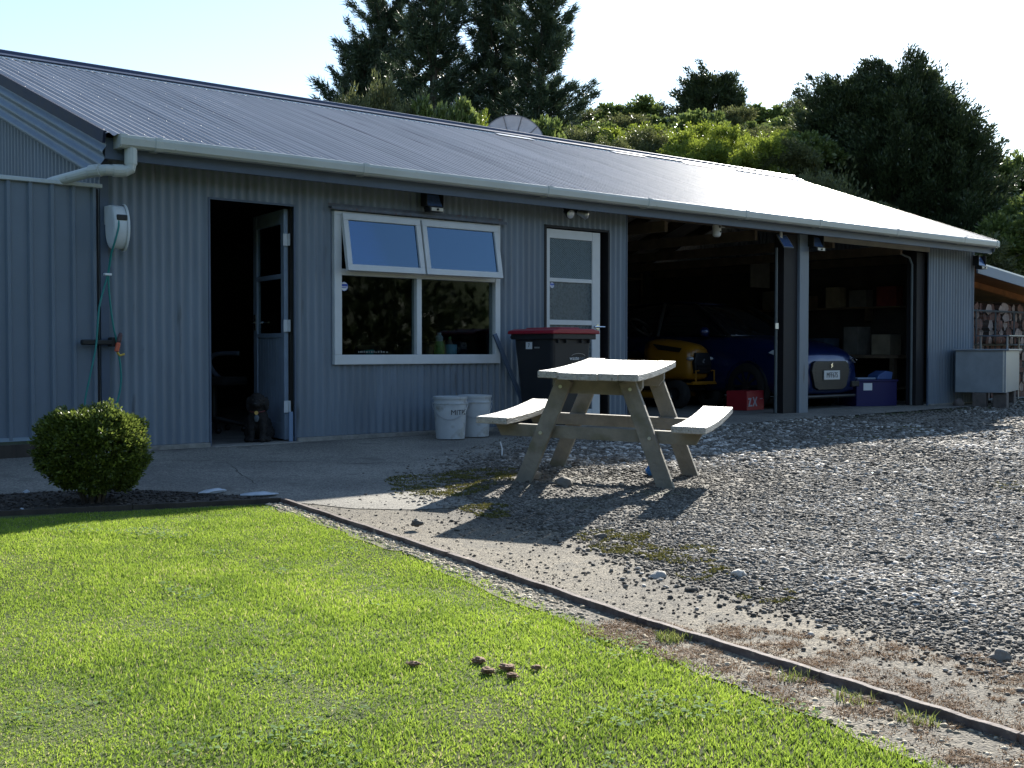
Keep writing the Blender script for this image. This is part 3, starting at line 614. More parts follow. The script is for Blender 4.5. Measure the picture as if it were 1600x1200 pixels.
# dark conifers: sprays of foliage that sweep up and outward
def conifer(name, label, x, y, z, H, rad, nsp, mt, seed, top=.25, leaf=.16, per=42, crad=.30, low=.04, lean=0.):
    rr = np.random.default_rng(seed); C, D = [], []
    lob = rr.random(9)*6.28
    for i in range(nsp):
        t = low+(1-low)*rr.random()**.85; a = rr.random()*6.28
        env = rad*(1-t**3.4)**.6*(.82+.28*math.cos(3*a+lob[0])*math.cos(5*t+lob[1])+.16*math.cos(7*a+lob[2]+4*t)); q = (.35+.65*rr.random()**.45)*max(env, rad*top*(1-t))
        d = np.array([math.cos(a), math.sin(a), .9]); d /= np.linalg.norm(d)
        tip = np.array([math.cos(a)*q+lean*t, math.sin(a)*q, H*t*(.97+.07*math.sin(3*a+lob[3]))]); L = .5+.7*rr.random()
        for s in np.arange(0, L, .2): C.append(tip+d*s); D.append(d)
    C, D = np.array(C), np.array(D); k = len(C)
    V, F, r = leaves(C, D, per, crad*(.6+.5*rr.random(k)), leaf, .32, 1.3, .3)
    b = thing(name, label, 'tree', (x, y, z)); npobj('crown', V, F, mt, r, b); stem_mb(H*.9, .22, 12, seed, .3).obj('trunk', 'bark', b); return b
x, y = at_px(1405, 36); conifer('conifer_tree', 'big dark spreading conifer right of the roof, tallest tree on the right', x, y, float(terrain(x, y))-.2, z_at(106, 36)-float(terrain(x, y))-.3, 2.4, 620, 'dkcon', 5, .3, .125, 60, .3)
x, y = at_px(1480, 35); conifer('conifer_tree', 'lower right shoulder of dark conifer foliage beside the biggest one', x, y, float(terrain(x, y))-.2, z_at(170, 35)-float(terrain(x, y))-.3, 1.5, 300, 'dkcon', 6, .3, .12, 56, .28)
x, y = at_px(1318, 37); conifer('conifer_tree', 'narrow dark tree joined to the left side of the big conifer', x, y, float(terrain(x, y))-.2, z_at(120, 37)-float(terrain(x, y))-.3, 1.1, 220, 'dkcon', 7, .3, .12, 56, .26)
x, y = at_px(1110, 60); zb = float(terrain(x, y)); conifer('conifer_tree', 'small dark round topped conifer alone on the skyline', x, y, zb-.3, z_at(112, 60)-zb-.1, 1.55, 280, 'dkcon', 8, .4, .16, 34, .28, .0)

# pines with whorled branches and needle tufts
def pine_mesh(H, rad, seed, bare=.12, lean=0.):
    rr = random.Random(seed); C, D, wood = [], [], MB(); TP = lambda z: Vector((lean*(z/H)**1.5, .15*math.sin(z*.6+seed), z))
    wood.tube([TP(H*t) for t in (0, .25, .5, .75, 1)], [.24, .2, .15, .08, .015], 8)
    z = H*bare
    while z < H-.3:
        t = z/H; L0 = rad*(1-t)**.5*(.65+.6*rr.random())*(1 if t > .25 else .75+t); nb = rr.randint(3, 5); a0 = rr.random()*6.28
        for b in range(nb):
            a = a0+b*6.28/nb+rr.uniform(-.4, .4); L = L0*rr.uniform(.35, 1.3)+.25; d = Vector((math.cos(a), math.sin(a), 0)); pts = []
            el = .12+.55*t
            for i in range(6):
                s = i/5; pts.append(TP(z)+d*(L*s)+Vector((0, 0, L*(el*s+.35*s*s))))
            wood.tube([pts[0], pts[2], pts[5]], [.05*(1-t)+.015, .03, .008], 4)
            nt_ = int(5+L*8)
            for i in range(nt_):
                s = .22+.78*(i+rr.random())/nt_; s = min(s, 1); j = min(4, int(s*5)); p = pts[j].lerp(pts[j+1], s*5-j)
                side = Vector((-d.y, d.x, 0))*rr.uniform(-1, 1)*L*.24*(1.15-s); dd = (d+side.normalized()*.5*(side.length > 0)+Vector((0, 0, .75))).normalized()
                C.append(p+side+Vector((0, 0, abs(side.length)*.35+rr.uniform(-.05, .12)))); D.append(dd)
        z += rr.uniform(.26, .42)*(1 if t < .8 else .7)
    C, D = np.array(C), np.array(D); k = len(C); n = 26
    dirv = D[:, None]*1.25+rng.normal(size=(k, n, 3))*.62; dirv /= np.linalg.norm(dirv, axis=2, keepdims=True)
    base = C[:, None]+rng.normal(size=(k, n, 3))*.075; s = .27*(.6+.7*rng.random((k, n, 1)))
    sv = np.cross(dirv, rng.normal(size=(k, n, 3))); sv /= np.linalg.norm(sv, axis=2, keepdims=True); w_ = .045
    V = np.stack([base-sv*w_*.5, base+sv*w_*.5, base+dirv*s], 2).reshape(-1, 3); F = np.arange(k*n*3).reshape(-1, 3)
    rnd = np.clip(rng.random((k, n))*.6+.4*rng.random((k, 1)), 0, 1)
    return V, F, np.repeat(rnd.ravel(), 3), wood
for px, d, py, rad, seed, lean, lb in ((566, 50, 88, 2.2, 1, -.3, 'smallest pine, leftmost of the pine group behind the roof'), (592, 52, 12, 2.4, 2, -.5, 'second pine from the left, with upswept tips, behind the roof'),
    (682, 48, -60, 2.4, 3, .2, 'thickest tall pine in the middle of the group, its top cut by the photo'), (772, 50, 2, 2.1, 4, 0, 'pine right of the thickest one, top just inside the photo'),
    (838, 47, -28, 1.9, 5, .3, 'rightmost pine of the group with a bare upper stem')):
    x, y = at_px(px, d); zb = float(terrain(x, y))-.2; H = z_at(py, d)-zb
    V, F, r_, wd_ = pine_mesh(H, rad*.98, seed, .15, lean)
    b = thing('pine_tree', lb, 'tree', (x, y, zb), seed, 'pines behind the shed roof'); npobj('crown', V, F, 'pine', r_, b); wd_.obj('trunk', 'bark', b)

# trees and scrub on the rise behind the camera, which the windows reflect
VV = []
xb, yb = [], []
for i in range(1000):
    a = math.pi+HEAD+(rng.random()-.5)*3.3; d = 27+22*rng.random(); xb.append(CX+math.cos(a)*d); yb.append(CY+math.sin(a)*d)
xb, yb = np.array(xb), np.array(yb); C = np.stack([xb, yb, terrain(xb, yb)+1.2+1.6*rng.random(len(xb))], 1); D = np.tile([0, 0, 1.], (len(xb), 1))
V, F, r_ = leaves(C, D, 170, 2.4, .42, .7)
tag(npobj('far_scrub', V, F, 'dkcon', r_), 'belt of scrub on the rise facing the shed windows', 'scrub', kind='stuff')

# clipped round shrub
b = thing('round_shrub', 'clipped round evergreen shrub in the garden bed before the fence', 'shrub', (-1.05, -2.36, float(gz(0, -2.36))-.02)); b.scale = (1.02, 1.02, .95)
C, D = [], []
for i in range(2300):
    v = rng.normal(size=3); v /= np.linalg.norm(v); 
    if v[2] < -.75: continue
    ht = .315+.25*np.sign(v[2])*abs(v[2])**(.6 if v[2] > 0 else 1)*(1 if v[2] < 0 else .93); rr_ = .25*(1+.07*math.cos(2.3*v[0]*3+1)+.05*math.sin(5*v[1]+2*v[2])+.05*rng.normal()); sq = (1-abs(v[2])**2.6)**.42/max(1e-3, math.hypot(v[0], v[1]))
    tp = (1-.28*max(0, -v[2]))*(.86+.2*rng.random())
    if rng.random() < .04: tp *= 1.1+.08*rng.random()
    C.append((v[0]*sq*rr_*tp, v[1]*sq*rr_*tp, ht*(1+.03*rng.normal())+.02*math.sin(7*v[0]))); D.append(v)
C, D = np.array(C), np.array(D); V, F, r_ = leaves(C, D, 26, .034, .020, .55, .9, .3); npobj('foliage', V, F, 'boxleaf', r_, b)
mb = MB()
for i in range(9):
    a = i*.7; mb.tube([(.02*math.cos(a), .02*math.sin(a), -.05), (.08*math.cos(a), .08*math.sin(a), .15), (.22*math.cos(a), .22*math.sin(a), .42)], [.014, .01, .004], 5)
mb.obj('stem', 'bark', b)
# ------------------------------------------------------------------ the shed
RZ0, RS = 2.33, .36                       # roof height at y=-.36 and its slope
rz_ = lambda y: RZ0+RS*(y+.36) if y < 3.12 else RZ0+RS*(3.48-(y-3.12))
shed = thing('shed', 'long low blue grey corrugated iron shed with a pitched roof and two open garage bays', 'shed')
WT = 2.30
mb = MB()
def wallpiece(x0, x1, z0, z1): mb.corr((x0, 0, z0), (1, 0, 0), (0, 0, 1), x1-x0, z1-z0, amp=.0085, phase=x0, nrm=(0, -1, 0))
for a in ((0, .875, .042, WT), (.875, 1.655, 1.985, WT), (1.655, 2.05, .042, WT), (2.05, 3.88, .042, .66), (2.05, 3.88, 1.95, WT), (3.88, 4.50, .042, WT), (4.50, 5.42, 2.02, WT), (5.42, 5.68, .042, WT)): wallpiece(*a)
mb.obj('front_wall', 'clad', shed, smooth=True)
mb = MB(); wallpiece(11.76, 12.98, .03, WT); mb.obj('front_wall', 'clad', shed, smooth=True)
mb = MB(); mb.corr((0, 0, .03), (0, 1, 0), (0, 0, 1), 6.24, 2, topf=lambda t: rz_(t)-.05, nrm=(-1, 0, 0)); mb.obj('end_wall', 'clad', shed, smooth=True)
mb = MB(); mb.corr((12.985, 0, .03), (0, 1, 0), (0, 0, 1), 6.24, 2, topf=lambda t: rz_(t)-.05, nrm=(1, 0, 0)); mb.obj('end_wall', 'clad', shed, smooth=True)
mb = MB(); mb.corr((0, 6.24, .03), (1, 0, 0), (0, 0, 1), 12.98, 2.38, nrm=(0, 1, 0)); mb.obj('back_wall', 'clad', shed, smooth=True)
# corner flashings and wall edge trims, framing, lining
def parts(name, m, boxes, bevel=0., par=None):
    for b_ in boxes: mb = MB(); mb.box(*b_); mb.obj(name, m, par or shed, bevel=bevel)
parts('trim', 'fascia', [(-.012, .05, -.014, -.002, .03, 2.2), (.868, .884, -.012, .006, .0, 1.985), (1.648, 1.662, -.012, .006, 0., 1.985), (.884, 1.648, -.012, .006, 1.970, 1.987),
 (11.745, 11.765, -.012, .008, .0, 2.17), (5.672, 5.69, -.012, .11, 0, 2.2), (12.975, 13.0, -.014, .02, .03, 2.2)])
parts('plinth', 'plinth', [(0.005, .866, -.035, .10, -.12, .04), (1.664, 4.5, -.035, .10, -.12, .04), (5.43, 5.67, -.03, .10, -.12, .03), (11.77, 13.0, -.03, .10, -.12, .03)], .006)
parts('door_step', 'plinth', [(.87, 1.66, -.10, .12, -.1, .012), (4.5, 5.43, -.10, .12, -.1, .012)], .006)
mb = MB(); mb.box(.02, 13.03, .12, 6.2, -.2, .004); mb.obj('floor_slab', 'floor', shed)
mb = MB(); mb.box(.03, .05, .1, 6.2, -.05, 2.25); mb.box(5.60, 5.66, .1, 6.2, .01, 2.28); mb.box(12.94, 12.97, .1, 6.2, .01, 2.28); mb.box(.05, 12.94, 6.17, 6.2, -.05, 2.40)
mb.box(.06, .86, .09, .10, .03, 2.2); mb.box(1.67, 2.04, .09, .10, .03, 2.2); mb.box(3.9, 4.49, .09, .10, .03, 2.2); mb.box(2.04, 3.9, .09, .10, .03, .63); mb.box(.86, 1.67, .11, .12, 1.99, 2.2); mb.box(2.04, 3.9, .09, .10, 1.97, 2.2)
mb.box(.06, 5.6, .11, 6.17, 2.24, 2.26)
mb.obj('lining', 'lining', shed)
mb = MB()
for i in range(9): mb.beam((6.0+i*.85, -.2, rz_(-.2)-.09), (6.0+i*.85, 3.1, rz_(3.1)-.09), .05, .14, (0, 0, 1)); mb.beam((6.0+i*.85, 3.14, rz_(3.14)-.09), (6.0+i*.85, 6.2, rz_(6.2)-.09), .05, .14)
for y in (.5, 1.3, 2.1, 2.9): mb.box(5.68, 13, y-.03, y+.03, rz_(y)-.055, rz_(y)-.015)
for i in range(5): mb.box(6.4+i*1.6, 6.45+i*1.6, .1, 6.1, 2.08, 2.2)
mb.obj('rafters', 'rafter', shed)
mb = MB(); mb.box(5.68, 13.0, .005, .08, 2.19, 2.32); mb.obj('lintel', 'rafter', shed)
mb = MB(); mb.box(8.905, 11.74, -.03, .003, 2.13, 2.215); mb.obj('bay_head_board', mat('head_board', (.27, .26, .23), .7, 0, .15, 4), shed, bevel=.003)
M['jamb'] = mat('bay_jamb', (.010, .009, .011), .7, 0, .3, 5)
mb = MB(); mb.box(8.715, 8.90, -.035, .02, -.01, 2.19); mb.obj('bay_post', 'clad', shed, bevel=.004)
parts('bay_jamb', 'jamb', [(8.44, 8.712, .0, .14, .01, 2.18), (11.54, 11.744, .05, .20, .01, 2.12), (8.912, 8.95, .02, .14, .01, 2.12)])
mb = MB(); mb.tube([(11.50, .10, .02), (11.50, .10, 1.95), (11.46, .12, 2.05), (11.38, .2, 2.1)], .018, 8); mb.obj('door_track', mat('track_steel', (.10, .12, .13), .5, .3, .1, 9), shed); mb = MB(); mb.tube([(8.29, -.0, .02), (8.29, -.0, 2.0)], .017, 8); tr_ = mb.obj('door_track', bpy.data.materials['track_steel'], shed); mb = MB(); mb.box(8.24, 8.30, -.03, -.018, 1.03, 1.10); mb.obj('latch', 'alu', tr_)
# roof
sl_ = math.hypot(1, RS); v1 = Vector((0, 1, RS)).normalized(); v2 = Vector((0, -1, RS)).normalized(); n1 = Vector((0, -RS, 1)).normalized(); n2 = Vector((0, RS, 1)).normalized()
mb = MB(); mb.corr((-.12, -.39, RZ0-.03*RS), (1, 0, 0), v1, 13.08, 3.50*sl_, amp=.0098, nrm=n1); mb.corr((-.12, 6.63, RZ0-.03*RS), (1, 0, 0), v2, 13.08, 3.50*sl_, amp=.0085, nrm=n2)
roof_o = mb.obj('roof', 'roof', shed, smooth=True)
mb = MB()
for row, yy in enumerate((-.30, .45, 1.25, 2.05, 2.85)):
    for i in range(86):
        x = -.12+.0762*(.25+2*i)+(.0762 if row % 2 else 0)
        if x > 12.9: continue
        c = Vector((x, yy, rz_(yy)))+n1*.0095; mb.add([c+Vector((.005, 0, 0)), c+v1*.006, c-Vector((.006, 0, 0)), c-v1*.006, c+n1*.005], [(0, 1, 4), (1, 2, 4), (2, 3, 4), (3, 0, 4)])
mb.obj('roof_screws', mat('screw_grey', (.45, .45, .46), .6), roof_o)
mb = MB(); zr = rz_(3.119)
prof = [(-.19, -.058), (-.19, -.048), (-.07, -.004), (-.045, .03), (0, .045), (.045, .03), (.07, -.004), (.19, -.048), (.19, -.058), (.06, -.01), (-.06, -.01)]
Rm = Matrix(((0, 1, 0, 0), (1, 0, 0, 3.12), (0, 0, 1, zr+.012), (0, 0, 0, 1)))
for a, b_ in ((-.13, 4.1), (4.105, 8.7), (8.705, 12.97)): mb = MB(); mb.prism(prof, a, b_, Rm); mb.obj('ridge_cap', 'ridge', roof_o)
mb = MB(); mb.add([(-.13, 2.90, rz_(2.90)+.012), (12.97, 2.90, rz_(2.9)+.012), (12.97, 2.955, rz_(2.955)+.016), (-.13, 2.955, rz_(2.955)+.016), (-.13, 2.90, rz_(2.90)+.004), (12.97, 2.90, rz_(2.9)+.004)], [(0, 1, 2, 3), (4, 5, 1, 0)]); mb.obj('ridge_edge', 'flash', roof_o)
for x0, x1, y0 in ((6.35, 6.95, 2.93), (8.45, 9.1, 2.93), (9.95, 11.1, 2.93)):
    mb = MB(); m4 = Matrix((Vector((1, 0, 0)), v1, n1)).transposed().to_4x4(); m4.translation = (x0, y0-.12, rz_(y0-.12)+.016); mb.box(0, x1-x0, 0, .24, 0, .004, m4); mb.obj('roof_flashing', 'flash', roof_o)
# barge: corrugated strip along the left rake plus its dark cap
for yA, vv, nm in ((-.37, v1, n1), (6.61, v2, n2)):
    mb = MB(); base = Vector((-.11, yA, RZ0-.01*RS)); mb.corr(base+nm*-.35, nm, vv, .285, 3.48*sl_, amp=.011, pitch=.095, nrm=(-1, 0, 0)); mb.obj('barge', 'barge', shed, smooth=True)
    mb = MB(); m4 = Matrix((Vector((1, 0, 0)), vv, nm)).transposed().to_4x4(); m4.translation = base; mb.box(-.022, .0, 0, 3.49*sl_, -.075, .014, m4); mb.obj('barge_cap', 'bargetop', shed)
mb = MB(); m4 = Matrix((Vector((1, 0, 0)), v1, n1)).transposed().to_4x4(); m4.translation = (12.97, -.37, RZ0); mb.box(0, .02, 0, 3.49*sl_, -.16, .012, m4); mb.obj('barge', 'fascia', shed)
mb = MB(); mb.box(-.09, 12.97, -.295, -.27, 2.155, 2.31); mb.obj('fascia', 'fascia', shed)
mb = MB(); mb.box(-.08, 12.96, -.268, -.02, 2.262, 2.272); mb.obj('soffit', 'rafter', shed)
# gutter: open trough with rolled lip
mb = MB(); gp = [(-.30, 2.325), (-.30, 2.245), (-.325, 2.235), (-.395, 2.235), (-.416, 2.252), (-.422, 2.30), (-.418, 2.322), (-.405, 2.326), (-.402, 2.312), (-.412, 2.30), (-.406, 2.258), (-.392, 2.243), (-.33, 2.243), (-.307, 2.252), (-.307, 2.325)]
for a, b_ in ((-.02, 4.2), (4.2, 8.6), (8.6, 12.95)):
    mb.prism([(p[0], p[1]) for p in gp], a, b_, Matrix(((0, 1, 0, 0), (1, 0, 0, 0), (0, 0, 1, 0), (0, 0, 0, 1))))
mb.box(-.022, -.018, -.42, -.30, 2.238, 2.325); mb.box(12.948, 12.952, -.42, -.30, 2.238, 2.325); gut = mb.obj('gutter', 'pvc', shed)
mb = MB(); gq = [(-.298, 2.328), (-.298, 2.230), (-.326, 2.230), (-.398, 2.230), (-.421, 2.25), (-.427, 2.30), (-.423, 2.328)]
for x in (.0, .27, 2.1, 4.2, 5.6, 7.2, 8.6, 10.3, 12.0, 12.9):
    mb = MB(); mb.prism(gq, x-.028, x+.028, Matrix(((0, 1, 0, 0), (1, 0, 0, 0), (0, 0, 1, 0), (0, 0, 0, 1)))); mb.obj('gutter_bracket', 'pvc', gut, bevel=.002)
mb = MB(); pts = [(.075, -.36, 2.24), (.075, -.36, 2.125), (.068, -.36, 2.088), (.035, -.355, 2.07), (-.10, -.33, 2.068), (-.16, -.28, 2.062), (-.33, .05, 2.0), (-.45, .4, 1.93)]
mb.tube(pts, [.042, .042, .042, .042, .040, .040, .040, .040], 14)
for a, b_ in (((.075, -.36, 2.235), (.075, -.36, 2.12)), ((.02, -.352, 2.07), (-.05, -.338, 2.068)), ((-.13, -.31, 2.066), (-.18, -.245, 2.058))): mb.tube([a, b_], .046, 14)
mb.obj('downpipe', 'pvc', shed, smooth=False)

# window with two awning sashes
win = MB(); X0, X1, Z0, Z1 = 2.03, 3.90, .65, 1.965; F_ = .075
win.box(X0, X1, -.035, .06, Z0, Z0+.085); win.box(X0, X1, -.035, .06, Z1-.03, Z1); win.box(X0, X0+.075, -.035, .06, Z0+.085, Z1-.03); win.box(X1-.06, X1, -.035, .06, Z0+.085, Z1-.03)
win.box(X0+.075, X1-.06, -.030, .05, 1.42, 1.475); win.box(2.91, 2.965, -.030, .05, Z0+.085, 1.42); win.box(2.915, 2.96, -.0, .05, 1.475, Z1-.03)
wf = win.obj('window', 'white', shed, bevel=.004)
for a, b_ in ((X0+.075, 2.91), (2.965, X1-.06)):
    mb = MB(); mb.box(a, b_, .012, .016, Z0+.085, 1.42); p_ = mb.obj('pane', 'glass', wf)
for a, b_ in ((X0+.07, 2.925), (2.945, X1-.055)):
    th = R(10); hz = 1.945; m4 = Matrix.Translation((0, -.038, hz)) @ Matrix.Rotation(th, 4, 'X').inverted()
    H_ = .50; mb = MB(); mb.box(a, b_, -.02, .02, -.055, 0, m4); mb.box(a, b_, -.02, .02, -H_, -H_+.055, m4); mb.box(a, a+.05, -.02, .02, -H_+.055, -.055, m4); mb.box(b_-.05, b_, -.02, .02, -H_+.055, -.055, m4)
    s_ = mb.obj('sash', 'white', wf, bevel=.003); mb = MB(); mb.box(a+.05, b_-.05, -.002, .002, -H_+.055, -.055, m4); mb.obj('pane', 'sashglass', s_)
    mb = MB(); mb.beam((a+.02, .0, 1.6), (a+.03, -.10, 1.49), .012, .004); mb.obj('stay', 'dark', s_)
mb = MB(); mb.box(1.985, 3.955, -.065, -.012, 1.99, 2.0); mb.add([(1.985, -.065, 1.99), (3.955, -.065, 1.99), (3.955, -.07, 1.972), (1.985, -.07, 1.972)], [(0, 1, 2, 3)]); mb.add([(1.985, -.012, 2.0), (3.955, -.012, 2.0), (3.955, -.012, 2.03), (1.985, -.012, 2.03)], [(0, 1, 2, 3)])
mb.obj('window_flashing', mat('rusty_flashing', (.11, .125, .15), .6, .2, .3, 12, dirt=((.14, .07, .05), 15, .6)), wf)
M['blue'] = mat('sticker_blue', (.03, .09, .45), .4); M['paper'] = mat('paper_white', (.72, .74, .76), .6)
def sticker(par, x, z, y, r, name='sticker'):
    m4 = frame_mtx((x, y, z), (1, 0, 0), (0, 0, 1)); mb = MB(); mb.lathe([(r, -.0006), (r, .0006)], 24, m4); s = mb.obj(name, 'paper', par)
    mb = MB(); mb.box(-r*.85, r*.85, r*.0, r*.55, .0008, .0012, m4); mb.box(-r*.6, r*.6, -r*.35, -r*.18, .0008, .0012, m4); mb.lathe([(r*.98, .0007), (r*.98, .0011), (r*.9, .0011), (r*.9, .0007)], 24, m4, cap=False); mb.obj('print', 'blue', s)
sticker(wf, 2.155, 1.325, .009, .04)
# row of little marks along the bottom of the left pane
mb = MB(); rr = random.Random(3); x = 2.30
while x < 2.62:
    wd = rr.uniform(.008, .02); mb.box(x, x+wd, .0095, .0105, .752, .752+rr.uniform(.010, .017)); x += wd+rr.uniform(.006, .016)
mb.obj('sill_marks', mat('faded_print', (.18, .19, .18), .7), wf)

# rows of cladding screws
mb = MB(); rr = random.Random(9)
for z in (.12, .78, 1.45, 2.08):
    x = .06
    while x < 12.95:
        ok = not ((.87 < x < 1.66 and z < 1.99) or (2.0 < x < 3.93 and .6 < z < 1.98) or (4.47 < x < 5.45 and z < 2.03) or (5.66 < x < 11.78)); xx = round(x/.0762)*.0762+.019
        if ok and rr.random() < .85: mb.lathe([(.0045, .0), (.0045, .003), (.0015, .004)], 6, frame_mtx((xx, -.0085, z+rr.uniform(-.008, .008)), (1, 0, 0), (0, 0, 1)))
        x += .0762*3
mb.obj('wall_screws', mat('screw_dull', (.20, .22, .24), .6), shed)
# open entrance door, hinged on the right and swung inwards
dr = thing('x', 'x', 'x'); bpy.data.objects.remove(dr)
def door_leaf(parent, m4, w_, h_, rails, stile, matn, panes, glassn='glass', ribs=True):
    mb = MB(); mb.box(0, stile[0], -.018, .018, 0, h_, m4); mb.box(w_-stile[1], w_, -.018, .018, 0, h_, m4)
    for z0, z1 in rails: mb.box(stile[0], w_-stile[1], -.016, .016, z0, z1, m4)
    d = mb.obj('door', matn, parent, bevel=.003)
    for z0, z1 in panes:
        mb = MB(); mb.box(stile[0], w_-stile[1], -.002, .002, z0, z1, m4); mb.obj('pane', glassn, d)
    return d
th = R(180-80); m4 = Matrix.Translation((1.635, .10, .02)) @ Matrix.Rotation(math.pi-R(100)+0, 4, 'Z')
m4 = Matrix.Translation((1.635, .10, .02)) @ Matrix(((math.cos(R(80)), math.sin(R(80)), 0, 0), (math.sin(R(80)), -math.cos(R(80)), 0, 0), (0, 0, 1, 0), (0, 0, 0, 1)))
M['doorpaint'] = mat('door_paint', (.26, .33, .43), .5, 0, .12, 6, dirt=((.2, .21, .22), 9, .68))
d1 = door_leaf(shed, m4, .76, 1.94, ((1.82, 1.94), (1.36, 1.40), (.86, .90), (0, .14)), (.075, .09), 'doorpaint', ((1.40, 1.82), (.90, 1.36)))
d1['label'] = 'entrance door standing open into the dark room'
mb = MB()
for i in range(9): mb.box(.075+.066*i+.002, .075+.066*(i+1)-.002, -.008, .008, .14, .86, m4)
mb.obj('board_panel', 'doorpaint', d1)
mb = MB()
for s in (-1, 1): mb.tube([m4 @ Vector((.71, s*.02, 1.0)), m4 @ Vector((.71, s*.06, 1.0)), m4 @ Vector((.60, s*.065, 1.0))], .009, 8); mb.box(.69, .73, min(s*.018, s*.024), max(s*.018, s*.024), .93, 1.07, m4)
mb.obj('handle', 'chrome', d1)
for z in (.30, .98, 1.70):
    mb = MB(); mb.box(1.640, 1.643, .045, .095, z-.05, z+.05); mb.tube([(1.637, .097, z-.05), (1.637, .097, z+.05)], .007, 8); mb.box(1.598, 1.636, .078, .081, z-.05, z+.05); mb.obj('hinge', 'paper' if 'paper' in M else 'alu', d1)
mb = MB(); mb.box(1.60, 1.637, .0, .012, .0, .26); mb.obj('kick_block', mat('blue_kick', (.17, .25, .38), .5), d1)
mb = MB(); mb.box(1.645, 1.665, .10, .16, .02, 1.96); mb.obj('door_frame', 'timberdark', shed)
# glazed side door behind the bin
m4 = Matrix.Translation((4.535, .035, .03))
mb = MB(); mb.box(4.5, 4.53, -.01, .10, .012, 2.01); mb.box(4.53, 5.42, -.01, .10, 1.995, 2.018); mb.box(5.40, 5.425, -.01, .10, .012, 1.995); mb.obj('door_frame', 'jamb', shed)
d2 = door_leaf(shed, m4, .775, 1.955, ((1.865, 1.955), (1.43, 1.47), (1.00, 1.05), (.55, .62), (0, .14)), (.062, .115), 'white', ((1.47, 1.865), (1.05, 1.43), (.62, 1.00), (.14, .55)), 'obscure')
d2['label'] = 'white door with obscured glass panes and one bright metal handle'
# woven pattern of the top pane
M['mesh'] = mat('mesh_lattice', (.22, .30, .34), .5)
mb = MB(); gx0, gx1, gz0_, gz1_ = .066, .655, 1.475, 1.86
step = .019
def clipline(x, z, dx, dz):
    t0, t1 = -10, 10
    for p, d, lo, hi in ((x, dx, gx0, gx1), (z, dz, gz0_, gz1_)):
        a, b_ = sorted(((lo-p)/d, (hi-p)/d)); t0 = max(t0, a); t1 = min(t1, b_)
    return (t0, t1) if t1 > t0 else None
for i in range(-30, 60):
    for dx, dz in ((1, .62), (1, -.62)):
        x_ = gx0+i*step*1.6; z_ = gz0_; c = clipline(x_, z_, dx, dz)
        if c: mb.beam(m4 @ Vector((x_+dx*c[0], -.004, z_+dz*c[0])), m4 @ Vector((x_+dx*c[1], -.004, z_+dz*c[1])), .0035, .0035)
mb.obj('lattice', 'mesh', d2)
mb = MB(); mb.tube([m4 @ Vector((.735, -.02, .985)), m4 @ Vector((.735, -.065, .985)), m4 @ Vector((.64, -.07, .985))], .009, 8); mb.tube([m4 @ Vector((.735, -.06, .985)), m4 @ Vector((.80, -.06, .985))], .009, 8); mb.lathe([(.026, 0), (.026, .006)], 16, frame_mtx(m4 @ Vector((.735, -.019, .985)), (1, 0, 0), (0, 0, 1)))
mb.obj('handle', 'chrome', d2)
sticker(d2, 4.535+.105, 1.425, .031, .03)

# ------------------------------------------------------------------ fence on the left
fence = thing('steel_fence', 'blue grey ribbed steel fence panel with a pale capping rail left of the shed', 'fence', (-.04, 0, 0))
mb = MB(); x = 0.; prof = []
while x > -6.2:
    prof += [(x, 0), (x-.012, -.022), (x-.034, -.022), (x-.046, 0), (x-.155, 0)]; x -= .155
vs = []; 
for px_, py_ in prof: vs += [(px_, py_-.01, .13), (px_, py_-.01, 1.985)]
mb.add(vs, [(2*i, 2*i+2, 2*i+3, 2*i+1) for i in range(len(prof)-1)]); mb.obj('panel', 'clad_fence', fence)
mb = MB(); mb.box(-6.2, .035, -.045, .02, 1.975, 2.005); mb.obj('cap_rail', mat('pale_rail', (.50, .56, .58), .4, .1, .1, 6), fence, bevel=.004)
mb = MB(); mb.box(-6.2, -.0, -.03, .01, .125, .15); mb.obj('bottom_rail', mat('rail_blue', (.22, .29, .36), .4), fence)
mb = MB(); mb.box(-6.2, .02, -.02, .02, -.05, .10); mb.obj('base_board', 'timberdark', fence)
mb = MB()
for xx in (-.3, -3.0, -6.0): mb.box(xx-.05, xx+.05, .03, .10, -.2, 1.96)
mb.obj('post', 'timberdark', fence)
mb = MB(); mb.box(-.0, .02, .0, .06, 0, 1.97); mb.obj('dark_gap_strip', 'jamb', fence)  # black strip, the darkness of the gap beside the wall put into colour

# ------------------------------------------------------------------ hose reel, hose, hanger
M['cream'] = mat('cream_plastic', (.62, .66, .68), .4, 0, .06, 5, dirt=((.45, .44, .38), 8, .66))
reel = thing('hose_reel', 'cream plastic wall mounted hose reel on the shed corner', 'hose reel', (.075, -.012, 1.685)); reel.scale = (.66, .60, 1.02)
mb = MB(); mR = Matrix.Rotation(math.pi/2, 4, 'Y')
n = 40; prof = [(.0, -.088), (.12, -.088), (.150, -.080), (.158, -.06), (.158, .06), (.150, .080), (.12, .088), (0, .088)]
mb.lathe([(max(r, .001), z) for r, z in prof], 40, Matrix.Translation((0, -.165, 0)) @ mR)
mb.box(-.085, .085, -.165, -.0, .02, .158); mb.obj('casing', 'cream', reel, smooth=False, bevel=.008)
mb = MB(); mb.lathe([(.166, .06), (.172, .07), (.172, .086), (.16, .092), (.05, .094)], 40, Matrix.Translation((0, -.165, 0)) @ mR, cap=False); mb.obj('side_flange', 'cream', reel, smooth=False)
mb = MB(); mb.box(-.06, .06, -.330, -.300, .045, .085); mb.obj('slot', 'dark', reel, bevel=.008)
M['hose'] = mat('teal_hose', (.012, .20, .19), .42)
hose = MB()
